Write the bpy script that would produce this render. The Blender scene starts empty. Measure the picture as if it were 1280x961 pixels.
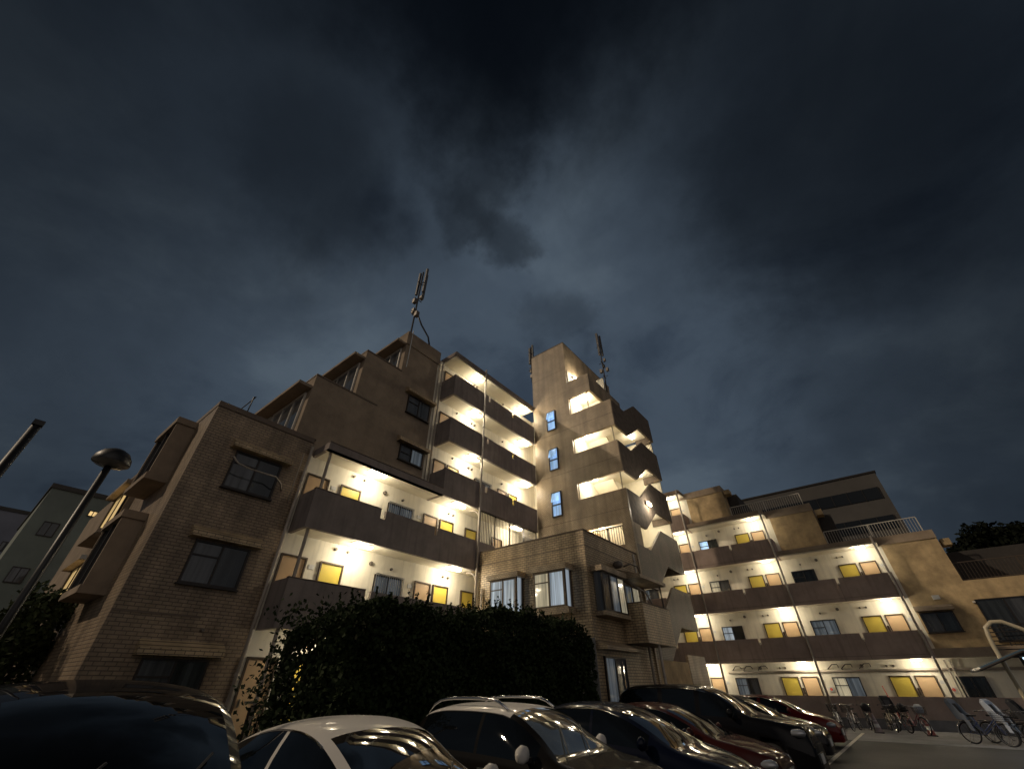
import bpy, bmesh, math, random
from mathutils import Vector, Matrix
random.seed(7)
R = math.radians
C = bpy.context.scene.collection
scn = bpy.context.scene

# ---------------------------------------------------------------- camera
AZ = R(39.0)
cam_d = bpy.data.cameras.new("camera")
cam = bpy.data.objects.new("camera", cam_d)
C.objects.link(cam)
cam_d.sensor_fit = 'HORIZONTAL'
cam_d.sensor_width = 36.0
cam_d.lens = 36.0 * 500.0 / 1280.0
cam_d.clip_start = 0.05
cam_d.clip_end = 2000
cam.location = (0, 0, 1.55)
cam.rotation_euler = (R(90 + 36.95), 0, AZ)
scn.camera = cam
scn.view_settings.view_transform = 'Standard'
scn.view_settings.look = 'None'
scn.view_settings.gamma = 1.0
scn.view_settings.exposure = 0.6

# ---------------------------------------------------------------- night sky with clouds
world = bpy.data.worlds.new("World")
scn.world = world
world.use_nodes = True
wn, wl = world.node_tree.nodes, world.node_tree.links
wn.clear()
def wnode(t, **k):
    n = wn.new(t)
    for a, b in k.items():
        setattr(n, a, b)
    return n
w_out = wnode('ShaderNodeOutputWorld')
w_bg = wnode('ShaderNodeBackground')
w_bg.inputs['Strength'].default_value = 1.0
w_tc = wnode('ShaderNodeTexCoord')
w_sep = wnode('ShaderNodeSeparateXYZ')
wl.new(w_tc.outputs['Generated'], w_sep.inputs[0])
# project the view direction on a flat cloud deck
w_den = wnode('ShaderNodeMath', operation='ADD'); w_den.inputs[1].default_value = 0.35
wl.new(w_sep.outputs['Z'], w_den.inputs[0])
w_mx = wnode('ShaderNodeMath', operation='MAXIMUM'); w_mx.inputs[1].default_value = 0.12
wl.new(w_den.outputs[0], w_mx.inputs[0])
w_dx = wnode('ShaderNodeMath', operation='DIVIDE'); w_dy = wnode('ShaderNodeMath', operation='DIVIDE')
wl.new(w_sep.outputs['X'], w_dx.inputs[0]); wl.new(w_mx.outputs[0], w_dx.inputs[1])
wl.new(w_sep.outputs['Y'], w_dy.inputs[0]); wl.new(w_mx.outputs[0], w_dy.inputs[1])
w_comb = wnode('ShaderNodeCombineXYZ')
wl.new(w_dx.outputs[0], w_comb.inputs[0]); wl.new(w_dy.outputs[0], w_comb.inputs[1])
w_n1 = wnode('ShaderNodeTexNoise'); w_n1.inputs['Scale'].default_value = 2.1
w_n1.inputs['Detail'].default_value = 8; w_n1.inputs['Roughness'].default_value = 0.58
w_n1.inputs['Distortion'].default_value = 0.35
w_off = wnode('ShaderNodeVectorMath', operation='ADD'); w_off.inputs[1].default_value = (3.7, 1.9, 0.4)
wl.new(w_comb.outputs[0], w_off.inputs[0])
wl.new(w_off.outputs[0], w_n1.inputs['Vector'])
w_r1 = wnode('ShaderNodeValToRGB')
w_r1.color_ramp.interpolation = 'EASE'
e = w_r1.color_ramp.elements
e[0].position = 0.30; e[0].color = (0.0120, 0.0172, 0.0250, 1)
e[1].position = 0.70; e[1].color = (0.0300, 0.0400, 0.0510, 1)
m = e.new(0.47); m.color = (0.0200, 0.0276, 0.0375, 1)
wl.new(w_n1.outputs['Fac'], w_r1.inputs[0])
w_nrm = wnode('ShaderNodeVectorMath', operation='NORMALIZE')
# ragged edges: the direction is disturbed by a small noise before the cloud gaps are cut
w_n2 = wnode('ShaderNodeTexNoise'); w_n2.inputs['Scale'].default_value = 5.5; w_n2.inputs['Detail'].default_value = 6
w_n2.inputs['Roughness'].default_value = 0.6
wl.new(w_tc.outputs['Generated'], w_n2.inputs['Vector'])
w_ns = wnode('ShaderNodeVectorMath', operation='SUBTRACT'); w_ns.inputs[1].default_value = (.5, .5, .5)
wl.new(w_n2.outputs['Color'], w_ns.inputs[0])
w_na = wnode('ShaderNodeVectorMath', operation='MULTIPLY_ADD'); w_na.inputs[1].default_value = (.26, .26, .26)
wl.new(w_ns.outputs[0], w_na.inputs[0]); wl.new(w_tc.outputs['Generated'], w_na.inputs[2])
wl.new(w_na.outputs[0], w_nrm.inputs[0])
def sky_dir(az_deg, el_deg):
    a, el = AZ - R(az_deg), R(el_deg)
    return Vector((-math.sin(a)*math.cos(el), math.cos(a)*math.cos(el), math.sin(el)))
def lobe(az_deg, el_deg, r_in, r_out, v_in, v_out):
    dt = wnode('ShaderNodeVectorMath', operation='DOT_PRODUCT'); dt.inputs[1].default_value = sky_dir(az_deg, el_deg)
    wl.new(w_nrm.outputs[0], dt.inputs[0])
    mr = wnode('ShaderNodeMapRange', interpolation_type='SMOOTHSTEP')
    mr.inputs['From Min'].default_value = math.cos(R(r_out)); mr.inputs['From Max'].default_value = math.cos(R(r_in))
    mr.inputs['To Min'].default_value = v_out; mr.inputs['To Max'].default_value = v_in
    wl.new(dt.outputs['Value'], mr.inputs['Value'])
    return mr.outputs[0]
# town glow on the clouds low in front, and gaps in the cloud deck where the black sky shows
fac = lobe(2, 36, 4, 64, 1.75, 0.60)
for g in ((0, 87, 4, 23, .12, 1), (-10, 71, 1, 11, .45, 1), (-11, 59.3, .1, 5.5, .50, 1), (-1, 57.2, .1, 5.0, .45, 1), (-6, 62, .1, 4, .7, 1), (9, 46.5, 0, 6, .7, 1), (-44, 55, 1, 12, .55, 1), (170, 78, 10, 44, .30, 1), (60, 48, 2, 20, .40, 1), (62, 20, 2, 30, .55, 1), (-75, 62, 4, 40, .45, 1), (75, 62, 4, 36, .45, 1)):
    mm = wnode('ShaderNodeMath', operation='MULTIPLY')
    wl.new(fac, mm.inputs[0]); wl.new(lobe(*g), mm.inputs[1]); fac = mm.outputs[0]
w_mul = wnode('ShaderNodeVectorMath', operation='SCALE')
wl.new(w_r1.outputs['Color'], w_mul.inputs[0]); wl.new(fac, w_mul.inputs['Scale'])
# warm sky glow added out of view behind the photographer to lighten dark walls
w_fill = wnode('ShaderNodeVectorMath', operation='SCALE'); w_fill.inputs[0].default_value = (0.17, 0.145, 0.125)
wl.new(lobe(160, 16, 8, 60, 1.0, 0.0), w_fill.inputs['Scale'])
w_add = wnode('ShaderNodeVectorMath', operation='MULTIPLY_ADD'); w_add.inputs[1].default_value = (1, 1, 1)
wl.new(w_fill.outputs[0], w_add.inputs[2])
w_base = wnode('ShaderNodeVectorMath', operation='ADD'); w_base.inputs[1].default_value = (0.0010, 0.0016, 0.0028)
wl.new(w_mul.outputs[0], w_base.inputs[0])
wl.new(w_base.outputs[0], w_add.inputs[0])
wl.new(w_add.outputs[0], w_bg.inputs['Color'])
wl.new(w_bg.outputs[0], w_out.inputs[0])

# added fill: a weak warm sun from the left that brightens the facades
sun_d = bpy.data.lights.new('fill_sun', 'SUN'); sun_d.energy = 0.75; sun_d.angle = R(1.5); sun_d.color = (1.0, 0.80, 0.58)
sun = bpy.data.objects.new('fill_sun', sun_d); C.objects.link(sun)
sun.rotation_euler = Vector((.60, .68, -.62)).to_track_quat('-Z', 'Y').to_euler()
# ---------------------------------------------------------------- lamps (built with their fixtures below)
LAMP_W = 36.0
def point_light(name, loc, watts, col=(1.0, 0.88, 0.68), rad=0.07, parent=None):
    d = bpy.data.lights.new(name, 'POINT')
    d.energy = watts; d.color = col; d.shadow_soft_size = rad
    o = bpy.data.objects.new(name, d); C.objects.link(o); o.location = loc
    if parent:
        o.parent = parent; o.location = Vector(loc) - parent.location
    return o

# ---------------------------------------------------------------- materials
MATS = {}
def new_mat(name):
    m = bpy.data.materials.new(name); m.use_nodes = True
    n = m.node_tree.nodes; b = n['Principled BSDF']
    return m, n, m.node_tree.links, b
def mat_plain(name, col, rough=0.6, metal=0.0, spec=0.5, var=0.0, vscale=4.0, bump=0.0, coat=0.0, col2=None, stain=0.0):
    m, n, l, b = new_mat(name)
    b.inputs['Roughness'].default_value = rough
    b.inputs['Metallic'].default_value = metal
    b.inputs['Specular IOR Level'].default_value = spec
    b.inputs['Coat Weight'].default_value = coat
    b.inputs['Coat Roughness'].default_value = 0.03
    b.inputs['Base Color'].default_value = (*col, 1)
    if var or bump or stain:
        tc = n.new('ShaderNodeTexCoord')
        nz = n.new('ShaderNodeTexNoise'); nz.inputs['Scale'].default_value = vscale
        nz.inputs['Detail'].default_value = 6; nz.inputs['Roughness'].default_value = 0.62
        l.new(tc.outputs['Object'], nz.inputs['Vector'])
        mx = n.new('ShaderNodeMix'); mx.data_type = 'RGBA'
        c2 = col2 if col2 else tuple(c * (1 - var) for c in col)
        mx.inputs['A'].default_value = (*c2, 1); mx.inputs['B'].default_value = (*[min(1, c * (1 + var * .5)) for c in col], 1)
        mr = n.new('ShaderNodeMapRange'); mr.inputs['From Min'].default_value = 0.33; mr.inputs['From Max'].default_value = 0.67
        l.new(nz.outputs['Fac'], mr.inputs['Value']); l.new(mr.outputs[0], mx.inputs['Factor'])
        last = mx.outputs['Result']
        if stain:
            # rain streaks: noise stretched along z
            mp = n.new('ShaderNodeMapping'); mp.inputs['Scale'].default_value = (5.5, 5.5, 0.45)
            l.new(tc.outputs['Object'], mp.inputs[0])
            n2 = n.new('ShaderNodeTexNoise'); n2.inputs['Scale'].default_value = 1.0; n2.inputs['Detail'].default_value = 4
            l.new(mp.outputs[0], n2.inputs['Vector'])
            mr2 = n.new('ShaderNodeMapRange'); mr2.inputs['From Min'].default_value = 0.5; mr2.inputs['From Max'].default_value = 0.78
            mr2.inputs['To Max'].default_value = stain
            l.new(n2.outputs['Fac'], mr2.inputs['Value'])
            mx2 = n.new('ShaderNodeMix'); mx2.data_type = 'RGBA'
            mx2.inputs['B'].default_value = (*[c * .45 for c in col], 1)
            l.new(mr2.outputs[0], mx2.inputs['Factor']); l.new(last, mx2.inputs['A'])
            last = mx2.outputs['Result']
        l.new(last, b.inputs['Base Color'])
        if bump:
            nb = n.new('ShaderNodeTexNoise'); nb.inputs['Scale'].default_value = vscale * 9; nb.inputs['Detail'].default_value = 4
            l.new(tc.outputs['Object'], nb.inputs['Vector'])
            bp = n.new('ShaderNodeBump'); bp.inputs['Strength'].default_value = bump; bp.inputs['Distance'].default_value = 0.02
            l.new(nb.outputs['Fac'], bp.inputs['Height']); l.new(bp.outputs[0], b.inputs['Normal'])
    MATS[name] = m
    return m
def mat_tile(name, c1, c2, mortar, w=0.24, h=0.085, rough=0.45, band=None):
    m, n, l, b = new_mat(name)
    tc = n.new('ShaderNodeTexCoord'); ge = n.new('ShaderNodeNewGeometry')
    sp = n.new('ShaderNodeSeparateXYZ'); l.new(tc.outputs['Object'], sp.inputs[0])
    sn = n.new('ShaderNodeSeparateXYZ'); l.new(ge.outputs['True Normal'], sn.inputs[0])
    ax = n.new('ShaderNodeMath'); ax.operation = 'ABSOLUTE'; l.new(sn.outputs['X'], ax.inputs[0])
    gt = n.new('ShaderNodeMath'); gt.operation = 'GREATER_THAN'; gt.inputs[1].default_value = 0.6
    l.new(ax.outputs[0], gt.inputs[0])
    mu = n.new('ShaderNodeMix'); mu.data_type = 'FLOAT'
    l.new(gt.outputs[0], mu.inputs['Factor']); l.new(sp.outputs['X'], mu.inputs['A']); l.new(sp.outputs['Y'], mu.inputs['B'])
    cb = n.new('ShaderNodeCombineXYZ'); l.new(mu.outputs['Result'], cb.inputs[0]); l.new(sp.outputs['Z'], cb.inputs[1])
    br = n.new('ShaderNodeTexBrick'); l.new(cb.outputs[0], br.inputs['Vector'])
    br.inputs['Scale'].default_value = 1.0
    br.inputs['Brick Width'].default_value = w; br.inputs['Row Height'].default_value = h
    br.inputs['Mortar Size'].default_value = 0.011; br.inputs['Mortar Smooth'].default_value = 0.25
    br.inputs['Bias'].default_value = 0.0
    br.inputs['Color1'].default_value = (*c1, 1); br.inputs['Color2'].default_value = (*c2, 1)
    br.inputs['Mortar'].default_value = (*mortar, 1)
    nz = n.new('ShaderNodeTexNoise'); nz.inputs['Scale'].default_value = 1.3; nz.inputs['Detail'].default_value = 5
    l.new(tc.outputs['Object'], nz.inputs['Vector'])
    mr = n.new('ShaderNodeMapRange'); mr.inputs['From Min'].default_value = .3; mr.inputs['From Max'].default_value = .7
    mr.inputs['To Min'].default_value = .72; mr.inputs['To Max'].default_value = 1.12
    l.new(nz.outputs['Fac'], mr.inputs['Value'])
    vm = n.new('ShaderNodeVectorMath'); vm.operation = 'SCALE'
    mp = n.new('ShaderNodeMapping'); mp.inputs['Scale'].default_value = (2.6, 2.6, 0.16); l.new(tc.outputs['Object'], mp.inputs[0])
    ns = n.new('ShaderNodeTexNoise'); ns.inputs['Scale'].default_value = 1.0; ns.inputs['Detail'].default_value = 5; l.new(mp.outputs[0], ns.inputs['Vector'])
    ms = n.new('ShaderNodeMapRange'); ms.inputs['From Min'].default_value = .42; ms.inputs['From Max'].default_value = .72
    ms.inputs['To Min'].default_value = 1.06; ms.inputs['To Max'].default_value = .62; l.new(ns.outputs['Fac'], ms.inputs['Value'])
    mm = n.new('ShaderNodeMath'); mm.operation = 'MULTIPLY'; l.new(mr.outputs[0], mm.inputs[0]); l.new(ms.outputs[0], mm.inputs[1])
    l.new(br.outputs['Color'], vm.inputs[0]); l.new(mm.outputs[0], vm.inputs['Scale'])
    l.new(vm.outputs[0], b.inputs['Base Color'])
    bp = n.new('ShaderNodeBump'); bp.inputs['Strength'].default_value = 0.7; bp.inputs['Distance'].default_value = 0.012
    inv = n.new('ShaderNodeMath'); inv.operation = 'SUBTRACT'; inv.inputs[0].default_value = 1.0
    l.new(br.outputs['Fac'], inv.inputs[1]); l.new(inv.outputs[0], bp.inputs['Height'])
    l.new(bp.outputs[0], b.inputs['Normal'])
    b.inputs['Roughness'].default_value = rough
    MATS[name] = m
    return m
def mat_emit(name, col, strength):
    m, n, l, b = new_mat(name)
    b.inputs['Base Color'].default_value = (*[min(1, c) for c in col], 1)
    b.inputs['Emission Color'].default_value = (*col, 1)
    b.inputs['Emission Strength'].default_value = strength
    MATS[name] = m
    return m
def mat_window(name, col, strength, curtain=True, scale=9.0):
    """a pane with a lit or dark curtained room behind it"""
    m, n, l, b = new_mat(name)
    b.inputs['Roughness'].default_value = 0.06
    b.inputs['Coat Weight'].default_value = 0.6; b.inputs['Coat Roughness'].default_value = 0.02
    tc = n.new('ShaderNodeTexCoord')
    mp = n.new('ShaderNodeMapping'); mp.inputs['Scale'].default_value = (scale, scale, 0.35)
    l.new(tc.outputs['Object'], mp.inputs[0])
    nz = n.new('ShaderNodeTexNoise'); nz.inputs['Scale'].default_value = 1.0; nz.inputs['Detail'].default_value = 3
    l.new(mp.outputs[0], nz.inputs['Vector'])
    mr = n.new('ShaderNodeMapRange'); mr.inputs['From Min'].default_value = .32; mr.inputs['From Max'].default_value = .68
    mr.inputs['To Min'].default_value = .35; mr.inputs['To Max'].default_value = 1.15
    l.new(nz.outputs['Fac'], mr.inputs['Value'])
    vm = n.new('ShaderNodeVectorMath'); vm.operation = 'SCALE'; vm.inputs[0].default_value = col
    l.new(mr.outputs[0], vm.inputs['Scale'])
    l.new(vm.outputs[0], b.inputs['Base Color'])
    if strength:
        l.new(vm.outputs[0], b.inputs['Emission Color']); b.inputs['Emission Strength'].default_value = strength
    MATS[name] = m
    return m

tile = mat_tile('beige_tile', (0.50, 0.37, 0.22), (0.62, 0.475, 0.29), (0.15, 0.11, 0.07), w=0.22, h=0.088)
tile_dark = mat_tile('dark_beige_tile', (0.31, 0.23, 0.15), (0.385, 0.29, 0.19), (0.16, 0.12, 0.085), w=0.22, h=0.088)  # darker copy of the beige tile, for the gable
tile_fine = mat_tile('beige_tile_fine', (0.50, 0.385, 0.25), (0.56, 0.44, 0.295), (0.30, 0.23, 0.15), w=0.12, h=0.06)
stucco = mat_plain('tan_stucco', (0.50, 0.37, 0.205), 0.9, var=0.34, vscale=1.7, bump=0.35, stain=0.25)
stucco_dk = mat_plain('brown_stucco', (0.30, 0.235, 0.17), 0.9, var=0.25, vscale=1.2, bump=0.3, stain=0.2)
taupe = mat_plain('taupe_paint', (0.27, 0.228, 0.205), 0.85, var=0.22, vscale=1.3, bump=0.2, stain=0.55)
taupe_lit = mat_plain('taupe_lit_paint', (0.38, 0.295, 0.25), 0.85, var=0.20, vscale=1.1, bump=0.2, stain=0.5)  # lit copy of the taupe: lamplight on the right wing put into its colour
cream = mat_plain('cream_paint', (0.80, 0.755, 0.63), 0.85, var=0.10, vscale=1.1, bump=0.08, stain=0.38)
ceilm = mat_plain('ceiling_paint', (0.78, 0.73, 0.60), 0.9, var=0.12, vscale=0.9)
cop = mat_plain('coping', (0.16, 0.12, 0.09), 0.7, var=0.2, vscale=2)
white_rail = mat_plain('painted_steel', (0.55, 0.52, 0.46), 0.45)
dark_rail = mat_plain('dark_steel', (0.035, 0.03, 0.028), 0.45, metal=0.3)
pipe_m = mat_plain('drainpipe_paint', (0.40, 0.35, 0.29), 0.55, var=0.2, vscale=3)
door_y = mat_plain('yellow_door', (0.70, 0.55, 0.10), 0.4, var=0.05, vscale=2)
door_t = mat_plain('tan_door', (0.60, 0.42, 0.24), 0.5, var=0.05, vscale=2)
frame_m = mat_plain('dark_frame', (0.035, 0.03, 0.028), 0.4, metal=0.4)
frame_b = mat_plain('brown_frame', (0.10, 0.075, 0.055), 0.45, metal=0.3)
metal_m = mat_plain('steel', (0.5, 0.5, 0.5), 0.3, metal=1.0)
black_m = mat_plain('black_plastic', (0.012, 0.012, 0.013), 0.45)
vent_m = mat_plain('vent_grey', (0.16, 0.14, 0.12), 0.5, metal=0.4)
plate_m = mat_plain('name_plate', (0.62, 0.62, 0.60), 0.4)
pink_m = mat_plain('red_plastic', (0.62, 0.10, 0.08), 0.45)
glow_lamp = mat_emit('lamp_diffuser', (1.0, 0.86, 0.62), 14.0)
glow_cool = mat_emit('fluorescent_tube', (0.50, 0.78, 1.0), 1.6)
win_blue = mat_window('window_lit_blue', (0.30, 0.50, 0.80), 0.75, scale=4)
win_blue_c = mat_window('window_blue_curtain', (0.42, 0.50, 0.58), 0.42, scale=11)
win_warm_c = mat_window('window_cream_curtain', (0.62, 0.56, 0.40), 0.30, scale=11)
win_dark = mat_window('window_dark', (0.022, 0.025, 0.026), 0.05, scale=6)
win_mid = mat_window('window_mid', (0.16, 0.19, 0.22), 0.22, scale=8)
win_grey = mat_window('window_greyglass', (0.060, 0.062, 0.064), 0.05, scale=5)
win_yel = mat_window('window_lit_yellow', (0.85, 0.58, 0.24), 0.75, scale=3)
win_cool = mat_window('window_lit_cool', (0.35, 0.52, 0.70), 0.9, scale=3)
asph_y = None

# ---------------------------------------------------------------- mesh helpers
class MB:
    def __init__(s): s.v = []; s.f = []
    def add(s, vs, fs):
        o = len(s.v); s.v += [tuple(v) for v in vs]; s.f += [tuple(i + o for i in f) for f in fs]; return s
    def box(s, x0, x1, y0, y1, z0, z1):
        if x0 > x1: x0, x1 = x1, x0
        if y0 > y1: y0, y1 = y1, y0
        if z0 > z1: z0, z1 = z1, z0
        return s.add([(x0,y0,z0),(x1,y0,z0),(x1,y1,z0),(x0,y1,z0),(x0,y0,z1),(x1,y0,z1),(x1,y1,z1),(x0,y1,z1)],
                     [(0,3,2,1),(4,5,6,7),(0,1,5,4),(1,2,6,5),(2,3,7,6),(3,0,4,7)])
    def prism(s, pts, axis, a0, a1):
        """extrude the polygon pts (two coordinates) along axis 'x','y','z'"""
        def P(p, a):
            return (a, p[0], p[1]) if axis == 'x' else (p[0], a, p[1]) if axis == 'y' else (p[0], p[1], a)
        n = len(pts)
        vs = [P(p, a0) for p in pts] + [P(p, a1) for p in pts]
        fs = [tuple(range(n))[::-1], tuple(range(n, 2*n))] + [(i, (i+1) % n, n + (i+1) % n, n + i) for i in range(n)]
        return s.add(vs, fs)
    def tube(s, pts, r, seg=8, cap=True):
        pts = [Vector(p) for p in pts]; rs = r if isinstance(r, (list, tuple)) else [r] * len(pts)
        rings = []; up = None
        for i, p in enumerate(pts):
            t = (pts[min(i+1, len(pts)-1)] - pts[max(i-1, 0)]).normalized()
            if up is None:
                up = Vector((0,0,1)) if abs(t.z) < .9 else Vector((1,0,0))
            a = t.cross(up).normalized(); b = a.cross(t).normalized(); up = b
            rings.append([p + (a*math.cos(2*math.pi*k/seg) + b*math.sin(2*math.pi*k/seg))*rs[i] for k in range(seg)])
        vs = [v for r_ in rings for v in r_]; fs = []
        for i in range(len(pts)-1):
            for k in range(seg):
                fs.append((i*seg+k, i*seg+(k+1) % seg, (i+1)*seg+(k+1) % seg, (i+1)*seg+k))
        if cap:
            fs.append(tuple(range(seg))[::-1]); fs.append(tuple((len(pts)-1)*seg+k for k in range(seg)))
        return s.add(vs, fs)
    def lathe(s, prof, c, axis='z', seg=20):
        """prof: list of (radius, height)"""
        vs = []
        for r_, h in prof:
            for k in range(seg):
                a = 2*math.pi*k/seg; u, v = r_*math.cos(a), r_*math.sin(a)
                q = (u, v, h) if axis == 'z' else (h, u, v) if axis == 'x' else (u, h, v)
                vs.append((c[0]+q[0], c[1]+q[1], c[2]+q[2]))
        fs = []
        for i in range(len(prof)-1):
            for k in range(seg):
                fs.append((i*seg+k, i*seg+(k+1) % seg, (i+1)*seg+(k+1) % seg, (i+1)*seg+k))
        return s.add(vs, fs)
    def build(s, name, mat, parent=None, smooth=False, bevel=0.0, fixn=True):
        me = bpy.data.meshes.new(name)
        off = parent_origin(parent)
        me.from_pydata([(v[0]-off[0], v[1]-off[1], v[2]-off[2]) for v in s.v], [], s.f)
        if fixn:
            bm = bmesh.new(); bm.from_mesh(me)
            bmesh.ops.recalc_face_normals(bm, faces=bm.faces); bm.to_mesh(me); bm.free()
        me.materials.append(mat)
        if smooth:
            for p in me.polygons: p.use_smooth = True
        o = bpy.data.objects.new(name, me); C.objects.link(o)
        if parent: o.parent = parent
        if bevel:
            md = o.modifiers.new('bevel', 'BEVEL'); md.width = bevel; md.segments = 2; md.limit_method = 'ANGLE'
        return o
def parent_origin(p):
    """world position of the parent's origin (roots carry the offset, parts sit at their origin)"""
    off = Vector((0, 0, 0))
    while p is not None:
        off += Vector(p.location); p = p.parent
    return off
def tag(o, label=None, cat=None, group=None, kind=None):
    if label: o['label'] = label
    if cat: o['category'] = cat
    if group: o['group'] = group
    if kind: o['kind'] = kind
    return o
def empty(name, loc, label=None, cat=None, group=None):
    o = bpy.data.objects.new(name, None); C.objects.link(o); o.location = loc; o.empty_display_size = .3
    return tag(o, label, cat, group)
def part(name, mat, parent, *boxes, **k):
    m = MB()
    for b in boxes: m.box(*b)
    return m.build(name, mat, parent, **k)

# ================================================================ SETTING
G = -0.20
gm, gn, gl, gb = new_mat('asphalt')
tc = gn.new('ShaderNodeTexCoord')
n1 = gn.new('ShaderNodeTexNoise'); n1.inputs['Scale'].default_value = 0.35; n1.inputs['Detail'].default_value = 8; n1.inputs['Roughness'].default_value = .65
n2 = gn.new('ShaderNodeTexNoise'); n2.inputs['Scale'].default_value = 60; n2.inputs['Detail'].default_value = 3
gl.new(tc.outputs['Object'], n1.inputs['Vector']); gl.new(tc.outputs['Object'], n2.inputs['Vector'])
r1 = gn.new('ShaderNodeValToRGB'); r1.color_ramp.elements[0].position = .35; r1.color_ramp.elements[1].position = .68
r1.color_ramp.elements[0].color = (.020, .020, .019, 1); r1.color_ramp.elements[1].color = (.048, .046, .043, 1)
gl.new(n1.outputs['Fac'], r1.inputs[0])
gl.new(r1.outputs[0], gb.inputs['Base Color'])
bp = gn.new('ShaderNodeBump'); bp.inputs['Strength'].default_value = .5; bp.inputs['Distance'].default_value = .01
gl.new(n2.outputs['Fac'], bp.inputs['Height']); gl.new(bp.outputs[0], gb.inputs['Normal'])
gb.inputs['Roughness'].default_value = .75
m = MB(); m.add([(-400,-400,G),(400,-400,G),(400,400,G),(-400,400,G)], [(0,1,2,3)])
tag(m.build('ground', gm), kind='structure')
conc = mat_plain('concrete', (.20, .20, .205), .85, var=.3, vscale=1.4, bump=.3, stain=0.2)
paint = mat_plain('road_paint', (.62, .58, .50), .7, var=.45, vscale=7)
# strip of paving along the far wing where the bicycles stand
part('footpath', conc, None, (-3.6, 14, 25.3, 32.33, G-.05, G + 0.003))
bpy.data.objects['footpath']['kind'] = 'structure'
m = MB()
m.box(-2.83, -2.71, 6.0, 29.2, G + .005, G + .009)
for yy in (16.0, 20.0):
    m.box(-7.4, -2.83, yy-.05, yy+.05, G + .004, G + .008)
tag(m.build('parking_lines', paint), kind='structure')

# ================================================================ BUILDING PARTS
def lamp_fixture(root, x, y, zc, axis='y', watts=LAMP_W, name='ceiling_lamp', rect=(.80, .30)):
    """shallow rectangular ceiling fitting under a soffit at zc"""
    a, b = rect
    hx, hy = (b/2, a/2) if axis == 'y' else (a/2, b/2)
    f = part(name, white_rail, root, (x-hx, x+hx, y-hy, y+hy, zc-.035, zc-.002))
    m = MB()
    # bowed diffuser
    pr = [(-1, -.036), (-.8, -.085), (-.35, -.105), (.35, -.105), (.8, -.085), (1, -.036)]
    if axis == 'y':
        m.prism([(x + u*hx*.95, zc + w) for u, w in pr], 'y', y-hy*.95, y+hy*.95)
    else:
        m.prism([(y + u*hy*.95, zc + w) for u, w in pr], 'x', x-hx*.95, x+hx*.95)
    m.build('diffuser', glow_lamp, f)
    point_light('lamp_light', (x, y, zc-.30), watts * random.uniform(.9, 1.1), parent=root)
def door(root, wallax, wc, a0, a1, z0, h, mat, label=None):
    """door in a wall plane; wallax 'x' = wall at x=wc facing +x, 'y' = wall at y=wc facing -y"""
    zt = z0 + h
    def bx(d0, d1, u0, u1, w0, w1):
        return (wc+d0, wc+d1, u0, u1, w0, w1) if wallax == 'x' else (u0, u1, wc-d1, wc-d0, w0, w1)
    d = part('door', mat, root, bx(.004, .03, a0, a1, z0, zt))
    if label: d['label'] = label
    part('door_frame', frame_b, d, bx(.004, .075, a0-.055, a0-.002, z0, zt+.05), bx(.004, .075, a1+.002, a1+.055, z0, zt+.05),
         bx(.004, .075, a0-.002, a1+.002, zt+.002, zt+.05))
    am = (a0+a1)/2
    part('letter_slot', metal_m, d, bx(.032, .040, am-.13, am+.13, z0+.98, z0+1.03))
    hx = a0+.09 if wallax == 'x' else a1-.09
    part('handle', metal_m, d, bx(.032, .075, hx-.02, hx+.02, z0+.9, z0+1.08))
    return d
def window(root, wallax, wc, a0, a1, z0, z1, mat, bars=False, mull=2, frame=None, sill=True, mat2=None, transom=False):
    frame = frame or frame_m
    def bx(d0, d1, u0, u1, w0, w1):
        return (wc+d0, wc+d1, u0, u1, w0, w1) if wallax == 'x' else (u0, u1, wc-d1, wc-d0, w0, w1)
    t = .05
    bs = [bx(.004, .08, a0, a1, z1-t, z1), bx(.004, .08, a0, a1, z0, z0+t), bx(.004, .08, a0, a0+t, z0+t, z1-t), bx(.004, .08, a1-t, a1, z0+t, z1-t)]
    w = a1-a0
    for i in range(1, mull):
        c = a0 + w*i/mull
        bs.append(bx(.004, .065, c-.025, c+.025, z0+t, z1-t))
    if transom:
        bs.append(bx(.004, .06, a0+t, a0+w/mull-.03, z1-.40, z1-.36))
    f = part('window', frame, root, *bs)
    for i in range(mull):
        u0 = a0 + w*i/mull + (t if i == 0 else .026); u1 = a0 + w*(i+1)/mull - (t if i == mull-1 else .026)
        part('pane', (mat2 if (mat2 and i % 2) else mat), f, bx(.006, .02 + .012*(i % 2), u0, u1, z0+t+.001, z1-t-.001))
    if sill:
        part('sill', frame, f, bx(.004, .13, a0-.04, a1+.04, z0-.04, z0-.003))
    if bars:
        m = []
        k = int(w/.095)
        for i in range(k+1):
            u = a0 + w*i/k
            m.append(bx(.13, .15, u-.012, u+.012, z0, z1))
        m += [bx(.125, .155, a0-.02, a1+.02, z1, z1+.03), bx(.125, .155, a0-.02, a1+.02, z0-.03, z0)]
        part('bars', metal_m, f, *m)
    return f
def vents(root, wallax, wc, pts):
    for a, z, r_ in pts:
        m = MB()
        if wallax == 'x':
            m.lathe([(.001, .10), (r_*.8, .10), (r_, .07), (r_, .003)], (wc, a, z), 'x', 14)
        else:
            m.lathe([(.001, -.10), (r_*.8, -.10), (r_, -.07), (r_, -.003)], (a, wc, z), 'y', 14)
        m.build('vent_cap', vent_m, root, smooth=False)
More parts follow.
